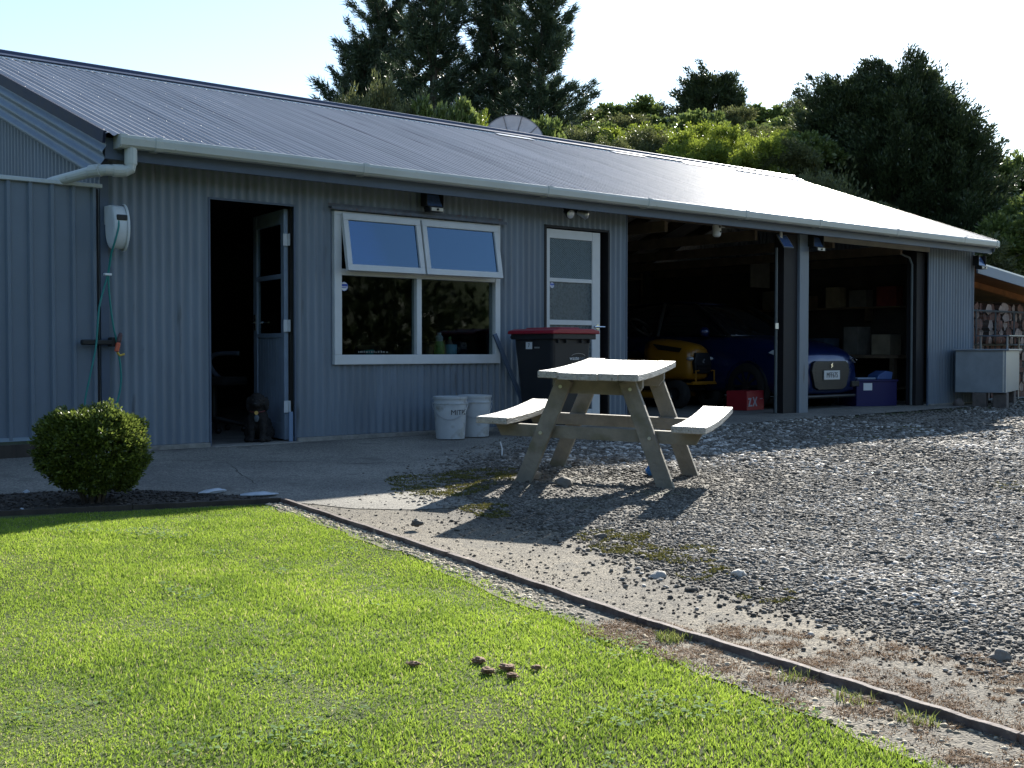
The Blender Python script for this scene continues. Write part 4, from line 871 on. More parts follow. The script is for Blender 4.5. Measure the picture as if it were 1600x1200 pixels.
def smooth_path(P, k=6):
    P = [Vector(p) for p in P]; out = []
    for i in range(len(P)-1):
        p0, p1, p2, p3 = P[max(0, i-1)], P[i], P[i+1], P[min(len(P)-1, i+2)]
        for j in range(k):
            t = j/k; out.append(.5*((2*p1)+(-p0+p2)*t+(2*p0-5*p1+4*p2-p3)*t*t+(-p0+3*p1-3*p2+p3)*t**3))
    return out+[P[-1]]
hp = [(.05, -.19, 1.74), (.045, -.21, 1.68), (.02, -.205, 1.58), (.005, -.16, 1.47), (-.0, -.11, 1.33), (-.061, -.10, 1.09), (-.088, -.10, .808), (-.138, -.10, .573), (-.175, -.10, .38), (-.15, -.12, .22), (-.08, -.12, .15), (.0, -.12, .22), (.06, -.10, .36), (.096, -.10, .5), (.10, -.10, .617), (.085, -.10, .74), (.068, -.10, .85), (.045, -.10, .951), (.02, -.10, 1.15), (.006, -.112, 1.33), (.012, -.15, 1.47)]
hose.tube(smooth_path(hp), .0075, 8)
tag(hose.obj('garden_hose', 'hose', smooth=True), 'teal garden hose looping down from the wall reel', 'hose')
mb = MB(); mb.box(-.025, .028, -.125, -.09, 1.325, 1.342); tag(mb.obj('hose_clip', 'paper', bevel=.003), 'small pale clip holding the two strands of teal hose together', 'clip')
sp = thing('spray_nozzle', 'orange and grey hose nozzle with a yellow tip hooked on the black holder', 'hose nozzle', (.075, -.12, .83))
m4 = Matrix.Rotation(R(14), 4, 'Y'); mb = MB(); mb.lathe([(.011, -.07), (.017, -.065), (.017, -.01), (.013, 0)], 14, m4); mb.obj('grip', mat('orange_plastic', (.62, .12, .05), .45), sp)
mb = MB(); mb.lathe([(.013, 0), (.017, .01), (.016, .06), (.010, .075)], 14, m4); mb.obj('collar', mat('brown_plastic', (.10, .05, .05), .5), sp)
mb = MB(); mb.tube([(-.01, 0, -.072), (.01, 0, -.095), (.045, 0, -.085)], [.010, .009, .008], 8); mb.obj('tip', mat('yellow_plastic', (.62, .42, .06), .45), sp)
mb = MB(); mb.box(-.185, .035, -.1, -.055, .815, .850); mb.box(.03, .075, -.10, -.03, .80, .87); mb.tube([(-.19, -.078, .832), (.05, -.078, .832)], .021, 10)
tag(mb.obj('hose_holder', 'dark', bevel=.005), 'black bar shaped hose holder fixed across fence and shed corner', 'hose holder')

# ------------------------------------------------------------------ solar flood lights
M['cell'] = mat('solar_cell', (.07, .12, .26), .22, 0, .15, 20, coat=.6)
M['lens'] = mat('milky_lens', (.55, .53, .46), .35)
def solar_light(name, label, loc, sc=1., rz=0.):
    t = thing(name, label, 'solar light', loc, rz, 'solar lights along the eave'); m = Matrix.Rotation(R(62), 4, 'X')
    mb = MB(); mb.box(-.10, .10, -.078, .078, -.008, .008, m); t1 = mb.obj('panel_frame', 'dark', t, bevel=.003)
    mb = MB()
    for i in range(5):
        for j in range(4): mb.box(-.092+i*.037, -.092+i*.037+.0345, -.070+j*.035, -.070+j*.035+.0325, .0085, .0095, m)
    mb.obj('solar_cells', 'cell', t1)
    mb = MB(); mb.prism([(-.085, -.115), (.085, -.115), (.10, -.07), (-.10, -.07)], -.075, .03); mb.obj('housing', 'dark', t, bevel=.004)
    mb = MB(); mb.box(-.075, .075, -.080, -.072, -.112, -.078); mb.obj('lens', 'lens', t)
    mb = MB(); mb.lathe([(.012, 0), (.012, .012), (.004, .018)], 12, frame_mtx((0, -.08, -.095), (1, 0, 0), (0, 0, 1))); mb.obj('sensor', 'dark', t)
    mb = MB(); mb.box(-.11, .11, .0525, .06, -.06, .10); mb.box(-.11, -.103, -.04, .0525, -.06, .09); mb.box(.103, .11, -.04, .0525, -.06, .09); mb.obj('bracket', 'dark', t)
    t.scale = (sc, sc, sc); return t
solar_light('solar_light', 'solar flood light above the white window', (3.05, -.085, 2.125), .88)
solar_light('solar_light', 'solar flood light at the top of the post between the garage bays', (8.98, -.085, 2.10), .95)
solar_light('solar_light', 'solar flood light on the far right corner of the shed under the gutter', (13.0, -.10, 2.055), .95)
# twin spot light
t = thing('spot_light', 'black twin headed spot light above the glazed side door', 'spot light', (4.76, -.02, 2.205))
mb = MB(); mb.box(-.10, .09, -.035, .01, -.005, .05); mb.box(-.045, .045, -.05, -.03, -.03, .03); mb.obj('base', 'dark', t, bevel=.006)
for sx, dv in ((-1, Vector((-.15, -1, -.38))), (1, Vector((.95, -.75, -.30)))):
    hp_ = Vector((-.075, -.11, -.065)) if sx < 0 else Vector((.10, -.12, -.06))
    mb = MB(); mb.tube([(sx*.03, -.04, .0), hp_*.6+Vector((0, 0, .01)), hp_], [.018, .016, .02], 8); a = mb.obj('arm', 'dark', t)
    q = dv.normalized().to_track_quat('Z', 'Y').to_matrix().to_4x4(); q.translation = hp_
    mb = MB(); mb.lathe([(.018, -.03), (.026, 0), (.047, .055), (.049, .075), (.044, .076)], 20, q); h_ = mb.obj('lamp_head', 'dark' if sx < 0 else 'alu', t)
    mb = MB(); mb.lathe([(.044, .078), (.030, .090), (.002, .096)], 20, q, cap=False); mb.obj('bulb', mat('bulb_glass', (.6, .62, .66), .12, .3), h_)
# security camera
t = thing('security_camera', 'small white bullet camera hanging on a wooden block under the eave', 'security camera', (7.05, -.1, 2.20))
mb = MB(); mb.box(-.12, .03, -.03, .05, .0, .035); mb.obj('mounting_block', mat('raw_timber', (.38, .24, .11), .7, 0, .2, 12), t, bevel=.003)
mb = MB(); mb.lathe([(.03, -.155), (.045, -.14), (.05, -.10), (.05, -.03), (.042, 0)], 20); mb.obj('body', 'white', t)
mb = MB(); mb.lathe([(.015, 0), (.013, .006)], 12, frame_mtx((-.01, -.052, -.045), (1, 0, 0), (0, 0, 1))); mb.lathe([(.011, 0), (.009, .006)], 12, frame_mtx((0.0, -.052, -.10), (1, 0, 0), (0, 0, 1))); mb.obj('lens', 'dark', t)
mb = MB(); mb.tube([(.045, -.01, -.04), (.10, -.03, -.045)], .006, 8); mb.obj('antenna', 'white', t)
# separate solar panel
t = thing('solar_charger', 'small tilted solar panel hanging on a white stub below the eave', 'solar panel', (8.16, -.16, 2.15))
mb = MB(); mb.tube([(0, 0, .10), (0, 0, -.02), (.03, .02, -.06)], .017, 8); mb.obj('stub', 'white', t)
m = Matrix.Translation((.05, -.02, -.09)) @ Matrix.Rotation(R(55), 4, 'X'); mb = MB(); mb.box(-.095, .095, -.095, .095, -.006, .006, m); f_ = mb.obj('panel_frame', 'alu', t)
mb = MB()
for i in range(4):
    for j in range(3): mb.box(-.088+i*.0445, -.088+i*.0445+.0425, -.088+j*.059, -.088+j*.059+.0575, .0065, .0075, m)
mb.obj('solar_cells', 'cell', f_)
# satellite dish behind the ridge
t = thing('satellite_dish', 'round mesh satellite dish showing above the middle of the roof ridge', 'satellite dish', (7.75, 4.15, 3.66))
M['dish'] = mat('dish_grey', (.50, .48, .50), .5, .1, .1, 9)
q = Vector((-.55, -.75, .38)).normalized().to_track_quat('Z', 'Y').to_matrix().to_4x4(); Rd = .43
mb = MB(); mb.lathe([(Rd*r, .32*Rd*r*r) for r in (.02, .2, .4, .6, .8, 1)], 32, q, cap=False); ds = mb.obj('dish_bowl', 'dish', t, smooth=True)
mb = MB()
for k in range(10):
    a = k*math.tau/10; mb.tube([q @ Vector((Rd*r*math.cos(a), Rd*r*math.sin(a), .32*Rd*r*r+.008)) for r in (.05, .4, .7, 1)], .006, 5)
mb.tube([q @ Vector((Rd*math.cos(a*math.tau/32), Rd*math.sin(a*math.tau/32), .32*Rd)) for a in range(33)], .007, 5); mb.obj('ribs', mat('rib_grey', (.2, .19, .2), .6), ds)
mb = MB(); mb.tube([(0, 0, 0), (0.05, .08, -.45)], .025, 8); mb.tube([(0, 0, 0), q @ Vector((0, 0, .35))], .008, 6); mb.obj('mast', 'alu', t)
# ------------------------------------------------------------------ picnic table
M['wood_top'] = mat('bleached_table_timber', (.30, .285, .25), .55, 0, .25, 5, col2=(.50, .48, .44), bump=.8, bscale=14, stretch=(9, .8, 9), dirt=((.15, .135, .11), 7, .60))
M['wood_leg'] = mat('weathered_leg_timber', (.17, .158, .13), .78, 0, .3, 7, col2=(.27, .25, .205), bump=.5, bscale=40, stretch=(1, 1, 1), dirt=((.15, .14, .095), 5, .56))
tb = thing('picnic_table', 'weathered wooden picnic table with attached benches on the gravel edge', 'picnic table', (1.99, -3.325, -.088))
yaw = -1.031; xa = Vector((math.cos(yaw), math.sin(yaw), -.030)).normalized(); ya = Vector((-math.sin(yaw), math.cos(yaw), .056)).normalized(); za = xa.cross(ya)
tb.rotation_euler = Matrix((xa, ya, za)).transposed().to_euler()
def plank(mb, x0, x1, y0, y1, z, t, warp=0., n=10, skew=0.):
    vs = []; 
    for i in range(n+1):
        s = i/n; y = y0+(y1-y0)*s; w_ = warp*((2*s-1)**2); vs += [(x0, y+skew, z-t+w_), (x1, y-skew, z-t+w_), (x1, y-skew, z+w_), (x0, y+skew, z+w_)]
    fs = [(0, 1, 2, 3), (4*n+3, 4*n+2, 4*n+1, 4*n)]+[(4*i+k, 4*i+4+k, 4*i+4+(k+1) % 4, 4*i+(k+1) % 4) for i in range(n) for k in range(4)]
    mb.add(vs, fs)
mb = MB(); rr = random.Random(5); nb = 5; W_ = .62
for i in range(nb):
    x0 = -W_/2+i*W_/nb+.002; plank(mb, x0, x0+W_/nb-.0015, -.625-rr.uniform(0, .012), .625+rr.uniform(0, .012), .752+rr.uniform(-.002, .002), .042, rr.uniform(.004, .012))
mb.obj('tabletop', 'wood_top', tb, bevel=.005)
for s in (-1, 1):
    mb = MB(); x0 = s*.61; plank(mb, x0-.102, x0+.102, -.60, .60, .447, .042, .018); mb.obj('bench_seat', 'wood_top', tb, bevel=.006)
for e in (-1, 1):
    y = e*.40
    for s in (-1, 1):
        mb = MB(); a = Vector((s*.485, y, -.03)); b_ = Vector((s*.195, y, .705)); mb.beam(a, b_, .045, .10, Vector((0, 1, 0)).cross((b_-a)))
        mb.obj('leg', 'wood_leg', tb, bevel=.004)
    yi = y-e*.05
    mb = MB(); mb.prism([(-.66, .40), (-.62, .325), (.62, .325), (.66, .40), (.66, .402), (-.66, .402)], yi-.022, yi+.022); mb.obj('seat_beam', 'wood_leg', tb, bevel=.004)
    mb = MB(); mb.prism([(-.285, .708), (-.285, .66), (-.25, .61), (.25, .61), (.285, .66), (.285, .708)], yi-.022, yi+.022); mb.obj('top_cleat', 'wood_leg', tb, bevel=.004)
    mb = MB()
    for sx, z in ((-.345, .36), (.345, .36), (-.22, .655), (.22, .655)): mb.lathe([(.011, -.03*1), (.011, .030)], 8, frame_mtx((sx, y, z), (1, 0, 0), (0, 0, 1)))
    mb.obj('bolt', 'alu', tb)
# twine ball, stick
o = MB(); o.ball((0, 0, 0), .036, 14, 10)
for k in range(5):
    a = k*.9; m4 = Euler((a, a*1.7, 0)).to_matrix(); o.tube([m4 @ Vector((.037*math.cos(t*math.tau/20), .037*math.sin(t*math.tau/20), 0)) for t in range(21)], .0035, 4)
o = o.obj('ball', mat('twine_blue', (.05, .22, .55), .6, 0, .3, 30), smooth=True, loc=(2.36, -3.36, float(gravz(np.array([2.36]), np.array([-3.36]))[0])+.034)); tag(o, 'small blue ball lying on the gravel under the picnic table', 'ball')
mb = MB(); mb.tube([(0, 0, -.02), (.01, .01, .05), (.0, .02, .10)], .005, 6); tag(mb.obj('peg', 'paper', loc=(2.39, -1.80, -.03)), 'thin white peg sticking up from the gravel left of the picnic table', 'peg')
# leaning slat
mb = MB(); mb.beam((4.13, -.28, -.01), (3.83, -.03, .93), .045, .02, (0, 1, 0)); tag(mb.obj('leaning_slat', 'fascia', bevel=.003), 'narrow blue grey slat leaning on the wall right of the window', 'slat')

# ------------------------------------------------------------------ buckets
M['bucket'] = mat('bucket_white', (.44, .47, .49), .45, 0, .08, 8, dirt=((.27, .26, .23), 7, .56))
def bucket(loc, rz, label, text=None):
    t = thing('bucket', label, 'bucket', loc, rz, 'white buckets by the wall')
    mb = MB(); mb.lathe([(.118, 0), (.126, .004), (.145, .30), (.145, .305)], 32); mb.lathe([(.1449, .305), (.152, .307), (.152, .318), (.146, .322), (.146, .350), (.153, .352), (.154, .372), (.148, .374), (.142, .370), (.132, .30), (.118, .02), (.001, .018)], 32, cap=False)
    b = mb.obj('shell', 'bucket', t); 
    for p in b.data.polygons: p.use_smooth = True
    e = b.modifiers.new('edge', 'EDGE_SPLIT'); e.split_angle = R(35)
    mb = MB(); mb.tube([(.157*math.cos(a), .157*math.sin(a)-.0, .325-.15*math.sin((a-math.pi)/math.pi*math.pi)**1) for a in [math.pi+math.pi*i/16 for i in range(17)]], .0028, 6); mb.obj('handle', 'alu', t)
    if text:
        tm = text_mb(text, .062, .0008); 
        r0 = .1385
        tm.v = [((r0+z+.004)*math.sin(x/r0+.95), -(r0+z+.004)*math.cos(x/r0+.95), .235+y) for x, y, z in tm.v]; tm.obj('lettering', mat('print_black', (.02, .02, .025), .5), b)
    return t
bucket((2.95, -.46, -.004), R(-40), 'white bucket with black lettering beside the wall below the window', 'MITRE 10')
bucket((3.28, -.40, -.002), R(-35), 'plain white bucket with a wire handle, right of the lettered bucket')

# ------------------------------------------------------------------ wheelie bin
M['bin'] = mat('bin_charcoal', (.018, .019, .022), .5, 0, .15, 10); M['binred'] = mat('bin_lid_red', (.30, .012, .028), .38, 0, .08, 6)
t = thing('wheelie_bin', 'black wheelie bin with a dark red lid in front of the side door', 'wheelie bin', (4.13, -.52, 0))
mb = MB(); a, b_ = (.19, .20), (.25, .27); z0, z1 = .04, .90
vs = [(-a[0], -a[1], z0), (a[0], -a[1], z0), (a[0], a[1], z0), (-a[0], a[1], z0), (-b_[0], -b_[1], z1), (b_[0], -b_[1], z1), (b_[0], b_[1], z1), (-b_[0], b_[1], z1)]
mb.add(vs, [(3, 2, 1, 0), (4, 5, 6, 7), (0, 1, 5, 4), (1, 2, 6, 5), (2, 3, 7, 6), (3, 0, 4, 7)]); body = mb.obj('body', 'bin', t, bevel=.03)
mb = MB(); mb.box(-.275, .275, -.300, .285, .875, .93); 
for sx in (-.2, -.1, .1, .2): mb.prism([(sx-.006, .84), (sx+.006, .84), (sx+.006, .876), (sx-.006, .876)], -.295, -.26)
mb.obj('rim', 'bin', t, bevel=.012)
mb = MB(); mb.prism([(-.305, .925), (.305, .925), (.298, .955), (.22, .972), (-.22, .972), (-.298, .955)], -.325, .30); mb.prism([(-.16, .97), (.16, .97), (.13, .986), (-.13, .986)], -.22, .22); mb.obj('lid', 'binred', t, bevel=.008)
mb = MB(); mb.tube([(-.22, .34, .90), (.22, .34, .90)], .014, 8); mb.box(-.22, -.19, .27, .34, .885, .915); mb.box(.19, .22, .27, .34, .885, .915); mb.obj('handle', 'bin', t)
for s in (-1, 1):
    mb = MB(); mb.lathe([(.02, -.022), (.1, -.022), (.1, .022), (.02, .022)], 20, Matrix.Translation((s*.23, .22, .10)) @ mR); mb.obj('wheel', 'rubber', t)
# logo on the front, sticker on the left side
def on_front(x, z): k = (z-z0)/(z1-z0); return (x, -(a[1]+(b_[1]-a[1])*k)-.003, z)
tm = text_mb('waste', .052, .0008); fm = frame_mtx(on_front(.035, .70), (1, 0, 0), (0, -.08, 1)); xf(tm, fm); tm.obj('logo', mat('logo_white', (.8, .8, .8), .5), body)
tm = text_mb('net', .052, .0008); fm = frame_mtx(on_front(.135, .70), (1, 0, 0), (0, -.08, 1)); xf(tm, fm); tm.obj('logo', mat('logo_grey', (.16, .19, .22), .5), body)
mb = MB(); mb.tube([on_front(.085-.085*math.cos(q_), .722+.022*math.sin(q_)) for q_ in [math.pi*i/14 for i in range(15)]], .002, 5); mb.obj('logo_arc', 'logo_grey' if 'logo_grey' in M else M['alu'], body)
k = (.83-z0)/(z1-z0); xl = -(a[0]+(b_[0]-a[0])*k)-.003
mb = MB(); mb.add([(xl-.002, .10, .785), (xl-.002, .10, .850), (xl-.003, .01, .850), (xl-.003, .01, .785)], [(0, 1, 2, 3)]); s_ = mb.obj('number_sticker', 'paper', body)
tm = text_mb('7', .05, .0006); xf(tm, frame_mtx((xl-.005, .055, .818), (0, -1, 0), (0, 0, 1))); tm.obj('number', 'dark', s_)
mb = MB(); mb.box(xl-.004, xl-.002, -.09, -.02, .792, .806); mb.obj('code_label', 'logo_grey' if 'logo_grey' in M else M['alu'], body)

# ------------------------------------------------------------------ blue hatchback in the garage
M['carblue'] = mat('car_paint_blue', (.002, .016, .095), .3, .35, .05, 3, coat=.6); M['carglass'] = mat('car_glass', (.01, .012, .015), .06, 0, spec=.7)
M['headlamp'] = mat('headlamp_glass', (.65, .68, .72), .08, .3)
car = thing('hatchback_car', 'blue hatchback parked nose out in the garage behind the post', 'car', (10.07, .45, .004))
# cross sections: y, half width at sill, at waist, height of sill, waist, shoulder (hood or belt), centre height
def loft(sections, m, name, parent, smooth=True, sub=1):
    mb = MB(); n = len(sections[0]); vs = [p for s in sections for p in s]; fs = []
    for i in range(len(sections)-1):
        for k in range(n-1): fs.append((i*n+k, i*n+k+1, (i+1)*n+k+1, (i+1)*n+k))
        fs.append((i*n+n-1, i*n, (i+1)*n, (i+1)*n+n-1))
    fs += [tuple(range(n-1, -1, -1)), tuple((len(sections)-1)*n+k for k in range(n))]
    mb.add(vs, fs); o = mb.obj(name, m, parent, smooth=smooth)
    if sub: s = o.modifiers.new('sub', 'SUBSURF'); s.levels = sub; s.render_levels = sub
    return o
def csec(y, w0, w1, z0, z1, zt, wt): 
    return [(-w0, y, z0), (-w1, y, z0+.1), (-w1, y, z1), (-wt, y, zt), (-wt*.5, y, zt+.02), (wt*.5, y, zt+.02), (wt, y, zt), (w1, y, z1), (w1, y, z0+.1), (w0, y, z0)]
secs = [csec(0.00, .50, .60, .20, .50, .66, .50), csec(.05, .62, .72, .18, .56, .72, .60), csec(.18, .72, .80, .17, .62, .80, .68), csec(.45, .78, .835, .17, .70, .89, .70), csec(.95, .80, .845, .17, .78, .95, .72), csec(1.3, .80, .85, .17, .82, .98, .76), csec(2.2, .80, .85, .17, .85, .99, .78), csec(3.1, .79, .845, .18, .87, 1.0, .77), csec(3.6, .74, .80, .22, .85, 1.0, .70), csec(3.75, .6, .7, .28, .7, .92, .6)]
cb = loft(secs, 'carblue', 'body', car)
cab = [(y, [(-wb, y, .93), (-wb, y, .96), (-wt, y+0, zt-.03), (-wt*.7, y, zt), (wt*.7, y, zt), (wt, y, zt-.03), (wb, y, .96), (wb, y, .93)]) for y, wb, wt, zt in ((1.05, .70, .68, .97), (1.35, .74, .62, 1.18), (1.75, .76, .58, 1.42), (2.3, .77, .58, 1.48), (3.1, .76, .57, 1.45), (3.5, .72, .53, 1.30), (3.66, .68, .6, 1.0))]
cg = loft([c[1] for c in cab], 'carglass', 'cabin_glass', car)
rf = loft([[(-w_, y, z-.03), (-w_*.7, y, z+.012), (w_*.7, y, z+.012), (w_, y, z-.03)] for y, w_, z in ((1.78, .59, 1.43), (2.3, .595, 1.485), (3.1, .585, 1.455), (3.35, .56, 1.40))], 'carblue', 'roof', car)
for s in (-1, 1):
    mb = MB(); mb.tube([(s*.72, 1.1, .97), (s*.66, 1.45, 1.23), (s*.60, 1.8, 1.41)], .03, 6); mb.obj('pillar', 'dark', car); mb = MB(); mb.tube([(s*.765, 2.35, .97), (s*.61, 2.35, 1.44)], .03, 6); mb.obj('pillar', 'dark', car)
    mb = MB(); mb.ball((s*.93, 1.35, 1.02), (.09, .05, .07)); mb.tube([(s*.80, 1.38, .97), (s*.9, 1.36, 1.0)], .02, 6); mb.obj('wing_mirror', 'carblue', car, smooth=True)
    for y in (.72, 3.12):
        w_ = MB(); mw = Matrix.Translation((s*.755, y, .30)) @ mR; w_.lathe([(.20, -.10), (.29, -.10), (.305, -.07), (.305, .07), (.29, .10), (.20, .10)], 28, mw, cap=False); tyre = w_.obj('tyre', 'rubber', car, smooth=True)
        w_ = MB(); w_.lathe([(.20, -.09*s), (.20, .085*s), (.19, .09*s)], 28, mw, cap=False)
        for k in range(10):
            a_ = k*math.tau/10; c_, s2 = math.cos(a_), math.sin(a_); w_.beam((s*(.755+.09), y+.03*c_, .30+.03*s2), (s*(.755+.085), y+.2*c_, .30+.2*s2), .028, .015, (1, 0, 0))
        w_.lathe([(.04, .08*s), (.04, .1*s)], 14, mw); w_.obj('rim', 'jamb', tyre)
        mb = MB(); mb.lathe([(.33, -.05), (.345, .045), (.30, .05), (.29, -.05)], 28, Matrix.Translation((s*.80, y, .30)) @ mR, cap=False); mb.obj('wheel_arch', 'dark', car)
    mb = MB(); mb.add([(s*.50, -.02, .66), (s*.62, -.0, .60), (s*.76, .14, .64), (s*.80, .40, .74), (s*.74, .36, .78), (s*.62, .12, .72), (s*.56, .16, .64)], [(0, 1, 2, 3, 4, 5), (0, 1, 6), (1, 2, 6), (2, 3, 6), (3, 4, 6), (4, 5, 6), (5, 0, 6)]); hl = mb.obj('headlight', 'headlamp', car, bevel=.006)
    mb = MB(); mb.tube([(s*.60, -.025, .645), (s*.72, .085, .665), (s*.785, .30, .735)], .009, 6); mb.obj('lamp_strip', 'chrome', hl)
    mb = MB(); mb.box(s*.60-.09, s*.60+.09, -.015, .03, .28, .36); mb.obj('fog_recess', 'dark', car, bevel=.01)
mb = MB(); mb.prism([(-.40, .60), (-.34, .63), (.34, .63), (.40, .60), (.43, .50), (.36, .29), (.27, .25), (-.27, .25), (-.36, .29), (-.43, .50)], -.028, .03); gr = mb.obj('grille', 'dark', car, bevel=.008)
mb = MB()
for i in range(7): mb.box(-.36+.01*abs(i-4), .36-.01*abs(i-4), -.033, -.028, .30+i*.045, .308+i*.045)
mb.obj('grille_mesh', mat('grille_grey', (.02, .02, .022), .5), gr)
mb = MB(); S = [(-.030, .578), (.013, .61), (.026, .597), (.009, .583), (.030, .566), (-.013, .534), (-.026, .547), (-.009, .561)]; mb.prism(S, -.042, -.03); mb.obj('emblem', 'chrome', gr, bevel=.002)
mb = MB(); mb.box(-.18, .18, -.044, -.034, .385, .505); pl = mb.obj('number_plate', 'white', car, bevel=.003)
tm = text_mb('MFF675', .098, .0008); xf(tm, frame_mtx((0, -.046, .442), (1, 0, 0), (0, 0, 1)) @ Matrix.Diagonal((.82, 1, 1, 1))); tm.obj('plate_lettering', 'dark', pl)
mb = MB(); mb.box(-.62, .62, -.01, .12, .14, .185); mb.obj('bumper_lip', 'dark', car, bevel=.02)

# ------------------------------------------------------------------ ride on mower
M['mow'] = mat('mower_yellow', (.34, .15, .008), .38, 0, .06, 5, coat=.3)
mw_ = thing('ride_on_mower', 'orange yellow ride on mower parked in the garage facing out', 'mower', (8.98, 1.72, .004), R(6))
hood = loft([[(-.20, y, z0_), (-w_, y, z0_+.06), (-w_, y, z1_-.08), (-w_*.75, y, z1_), (w_*.75, y, z1_), (w_, y, z1_-.08), (w_, y, z0_+.06), (.20, y, z0_)] for y, w_, z0_, z1_ in ((.0, .20, .38, .80), (.05, .25, .36, .86), (.4, .28, .36, .92), (.9, .29, .36, .98))], 'mow', 'hood', mw_, sub=1)
mb = MB(); mb.prism([(-.17, .46), (.17, .46), (.20, .60), (.15, .74), (-.15, .74), (-.20, .60)], -.03, .02); g_ = mb.obj('grille', 'dark', mw_, bevel=.012)
mb = MB(); mb.box(-.15, .15, -.045, -.03, .50, .52); mb.box(-.15, .15, -.045, -.03, .555, .57); mb.obj('grille_bar', 'jamb', g_)
mb = MB(); mb.prism([(-.03, .62), (.015, .66), (.03, .65), (0, .625), (.012, .60), (-.02, .605)], -.042, -.03); mb.obj('emblem', 'alu', g_)
for s in (-1, 1):
    mb = MB(); mb.ball((s*.235, .02, .66), (.045, .05, .028)); mb.obj('headlight', 'headlamp', mw_, smooth=True)
    mb = MB(); mb.add([(s*.285, .12, .80), (s*.288, .6, .86), (s*.288, .5, .78), (s*.284, .16, .745)], [(0, 1, 2, 3)]); mb.obj('side_vent', 'dark', mw_)
    for y, rad, wd, xx in ((.12, .19, .07, .40), (1.45, .26, .11, .38)):
        mb = MB(); mq = Matrix.Translation((s*xx, y, rad)) @ mR; mb.lathe([(rad*.5, -wd), (rad*.93, -wd), (rad, -wd*.6), (rad, wd*.6), (rad*.93, wd), (rad*.5, wd)], 22, mq, cap=False); ty = mb.obj('tyre', 'rubber', mw_, smooth=True)
        mb = MB(); mb.lathe([(.001, .02*s), (rad*.3, .03*s), (rad*.5, wd*s*.9), (rad*.5, -wd*s*.9)], 18, mq, cap=False); mb.obj('rim', 'dark', ty)
mb = MB(); mb.tube([(-.30, -.06, .34), (.30, -.06, .34)], .018, 8); mb.tube([(-.22, -.06, .34), (-.22, -.06, .50), (-.15, -.06, .50)], .012, 8); mb.tube([(.22, -.06, .34), (.22, -.06, .50), (.15, -.06, .50)], .012, 8); mb.box(-.30, .30, -.08, .10, .315, .335); mb.obj('front_bumper', 'mow', mw_)
mb = MB(); mb.box(-.18, .18, .05, 1.3, .24, .34); mb.obj('chassis', 'dark', mw_); mb = MB(); mb.box(-.48, .48, .35, 1.0, .13, .22); mb.obj('cutting_deck', 'mow', mw_, bevel=.03)
mb = MB(); mb.box(-.42, .42, .95, 1.25, .34, .37); mb.obj('footplate', 'dark', mw_); mb = MB(); mb.prism([(-.45, .46), (.45, .46), (.45, .60), (.36, .66), (-.36, .66), (-.45, .60)], 1.15, 1.75); mb.obj('fender', 'mow', mw_, bevel=.03)
mb = MB(); mb.box(-.22, .22, 1.15, 1.6, .66, .76); mb.box(-.22, .22, 1.52, 1.64, .74, 1.08); mb.obj('seat', 'dark', mw_, bevel=.04)
mb = MB(); mb.tube([(0, .85, .95), (0, .98, 1.1)], .02, 8); mb.tube([Vector((.17*math.cos(k*math.tau/20), 1.0+.13*math.sin(k*math.tau/20), 1.10+.11*math.sin(k*math.tau/20))) for k in range(21)], .014, 6, cap=False); mb.obj('steering_wheel', 'dark', mw_)

# ------------------------------------------------------------------ things on the garage floor
def carton(name, label, cat, loc, sz, m, rz=0., lid=None, group=None, open_=False):
    t = thing(name, label, cat, loc, rz, group); x, y, z = sz; mb = MB()
    mb.box(-x/2, x/2, -y/2, y/2, 0, z); b = mb.obj('body', m, t, bevel=.006)
    if lid: mb = MB(); mb.box(-x/2-.012, x/2+.012, -y/2-.012, y/2+.012, z+.001, z+.035); mb.obj('lid', lid, t, bevel=.006)
    return t, b
M['boxred'] = mat('box_red', (.36, .02, .03), .5, 0, .1, 6); M['navy'] = mat('tub_indigo', (.014, .012, .09), .5); M['tubgrey'] = mat('tub_grey', (.16, .20, .25), .45, 0, .1, 6); M['tubblue'] = mat('tub_lid_blue', (.05, .11, .30), .4)
t, b = carton('red_box', 'red printed carton on the floor in front of the car wheel', 'box', (9.0, 1.0, .004), (.44, .30, .25), 'boxred', R(8))
mb = MB(); mb.prism([(-.19, .16), (-.11, .16), (-.15, .07), (-.09, .07), (-.09, .05), (-.19, .05), (-.15, .14), (-.19, .14)], -.153, -.151); mb.prism([(-.08, .17), (-.05, .17), (-.02, .12), (.01, .17), (.04, .17), (.0, .105), (.04, .05), (.01, .05), (-.02, .095), (-.05, .05), (-.08, .05), (-.04, .108)], -.153, -.151); mb.box(.11, .18, -.153, -.151, .14, .148); mb.obj('print', mat('print_pale', (.40, .42, .5), .5), b)
t, b = carton('storage_tub', 'indigo plastic tub with papers on top at the mouth of the right garage bay', 'tub', (11.25, .62, .004), (.66, .42, .36), 'navy', R(-22), None)
mb = MB(); mb.box(-.22, -.08, -.214, -.211, .22, .32); mb.obj('label_sheet', 'paper', b); mb = MB(); mb.box(-.345, .345, -.225, .225, .34, .365); mb.obj('rim', 'navy', t, bevel=.006)
mb = MB(); mb.box(-.28, .05, -.15, .10, .366, .39); tag(mb.obj('folded_sheet', mat('pale_blue_cloth', (.25, .33, .45), .7), bevel=.01, loc=(11.2, .62, .008)), 'pale folded sheet lying on the indigo tub', 'sheet').rotation_euler = (0, 0, R(-15))
mb = MB(); mb.prism([(-.12, 0), (.12, 0), (.14, .10), (.02, .12), (-.10, .06)], -.12, .12); tag(mb.obj('blue_bundle', 'tubblue', bevel=.01, loc=(11.38, .52, .372)), 'blue bundle at the right end of the indigo tub', 'bundle').rotation_euler = (0, 0, R(-22))
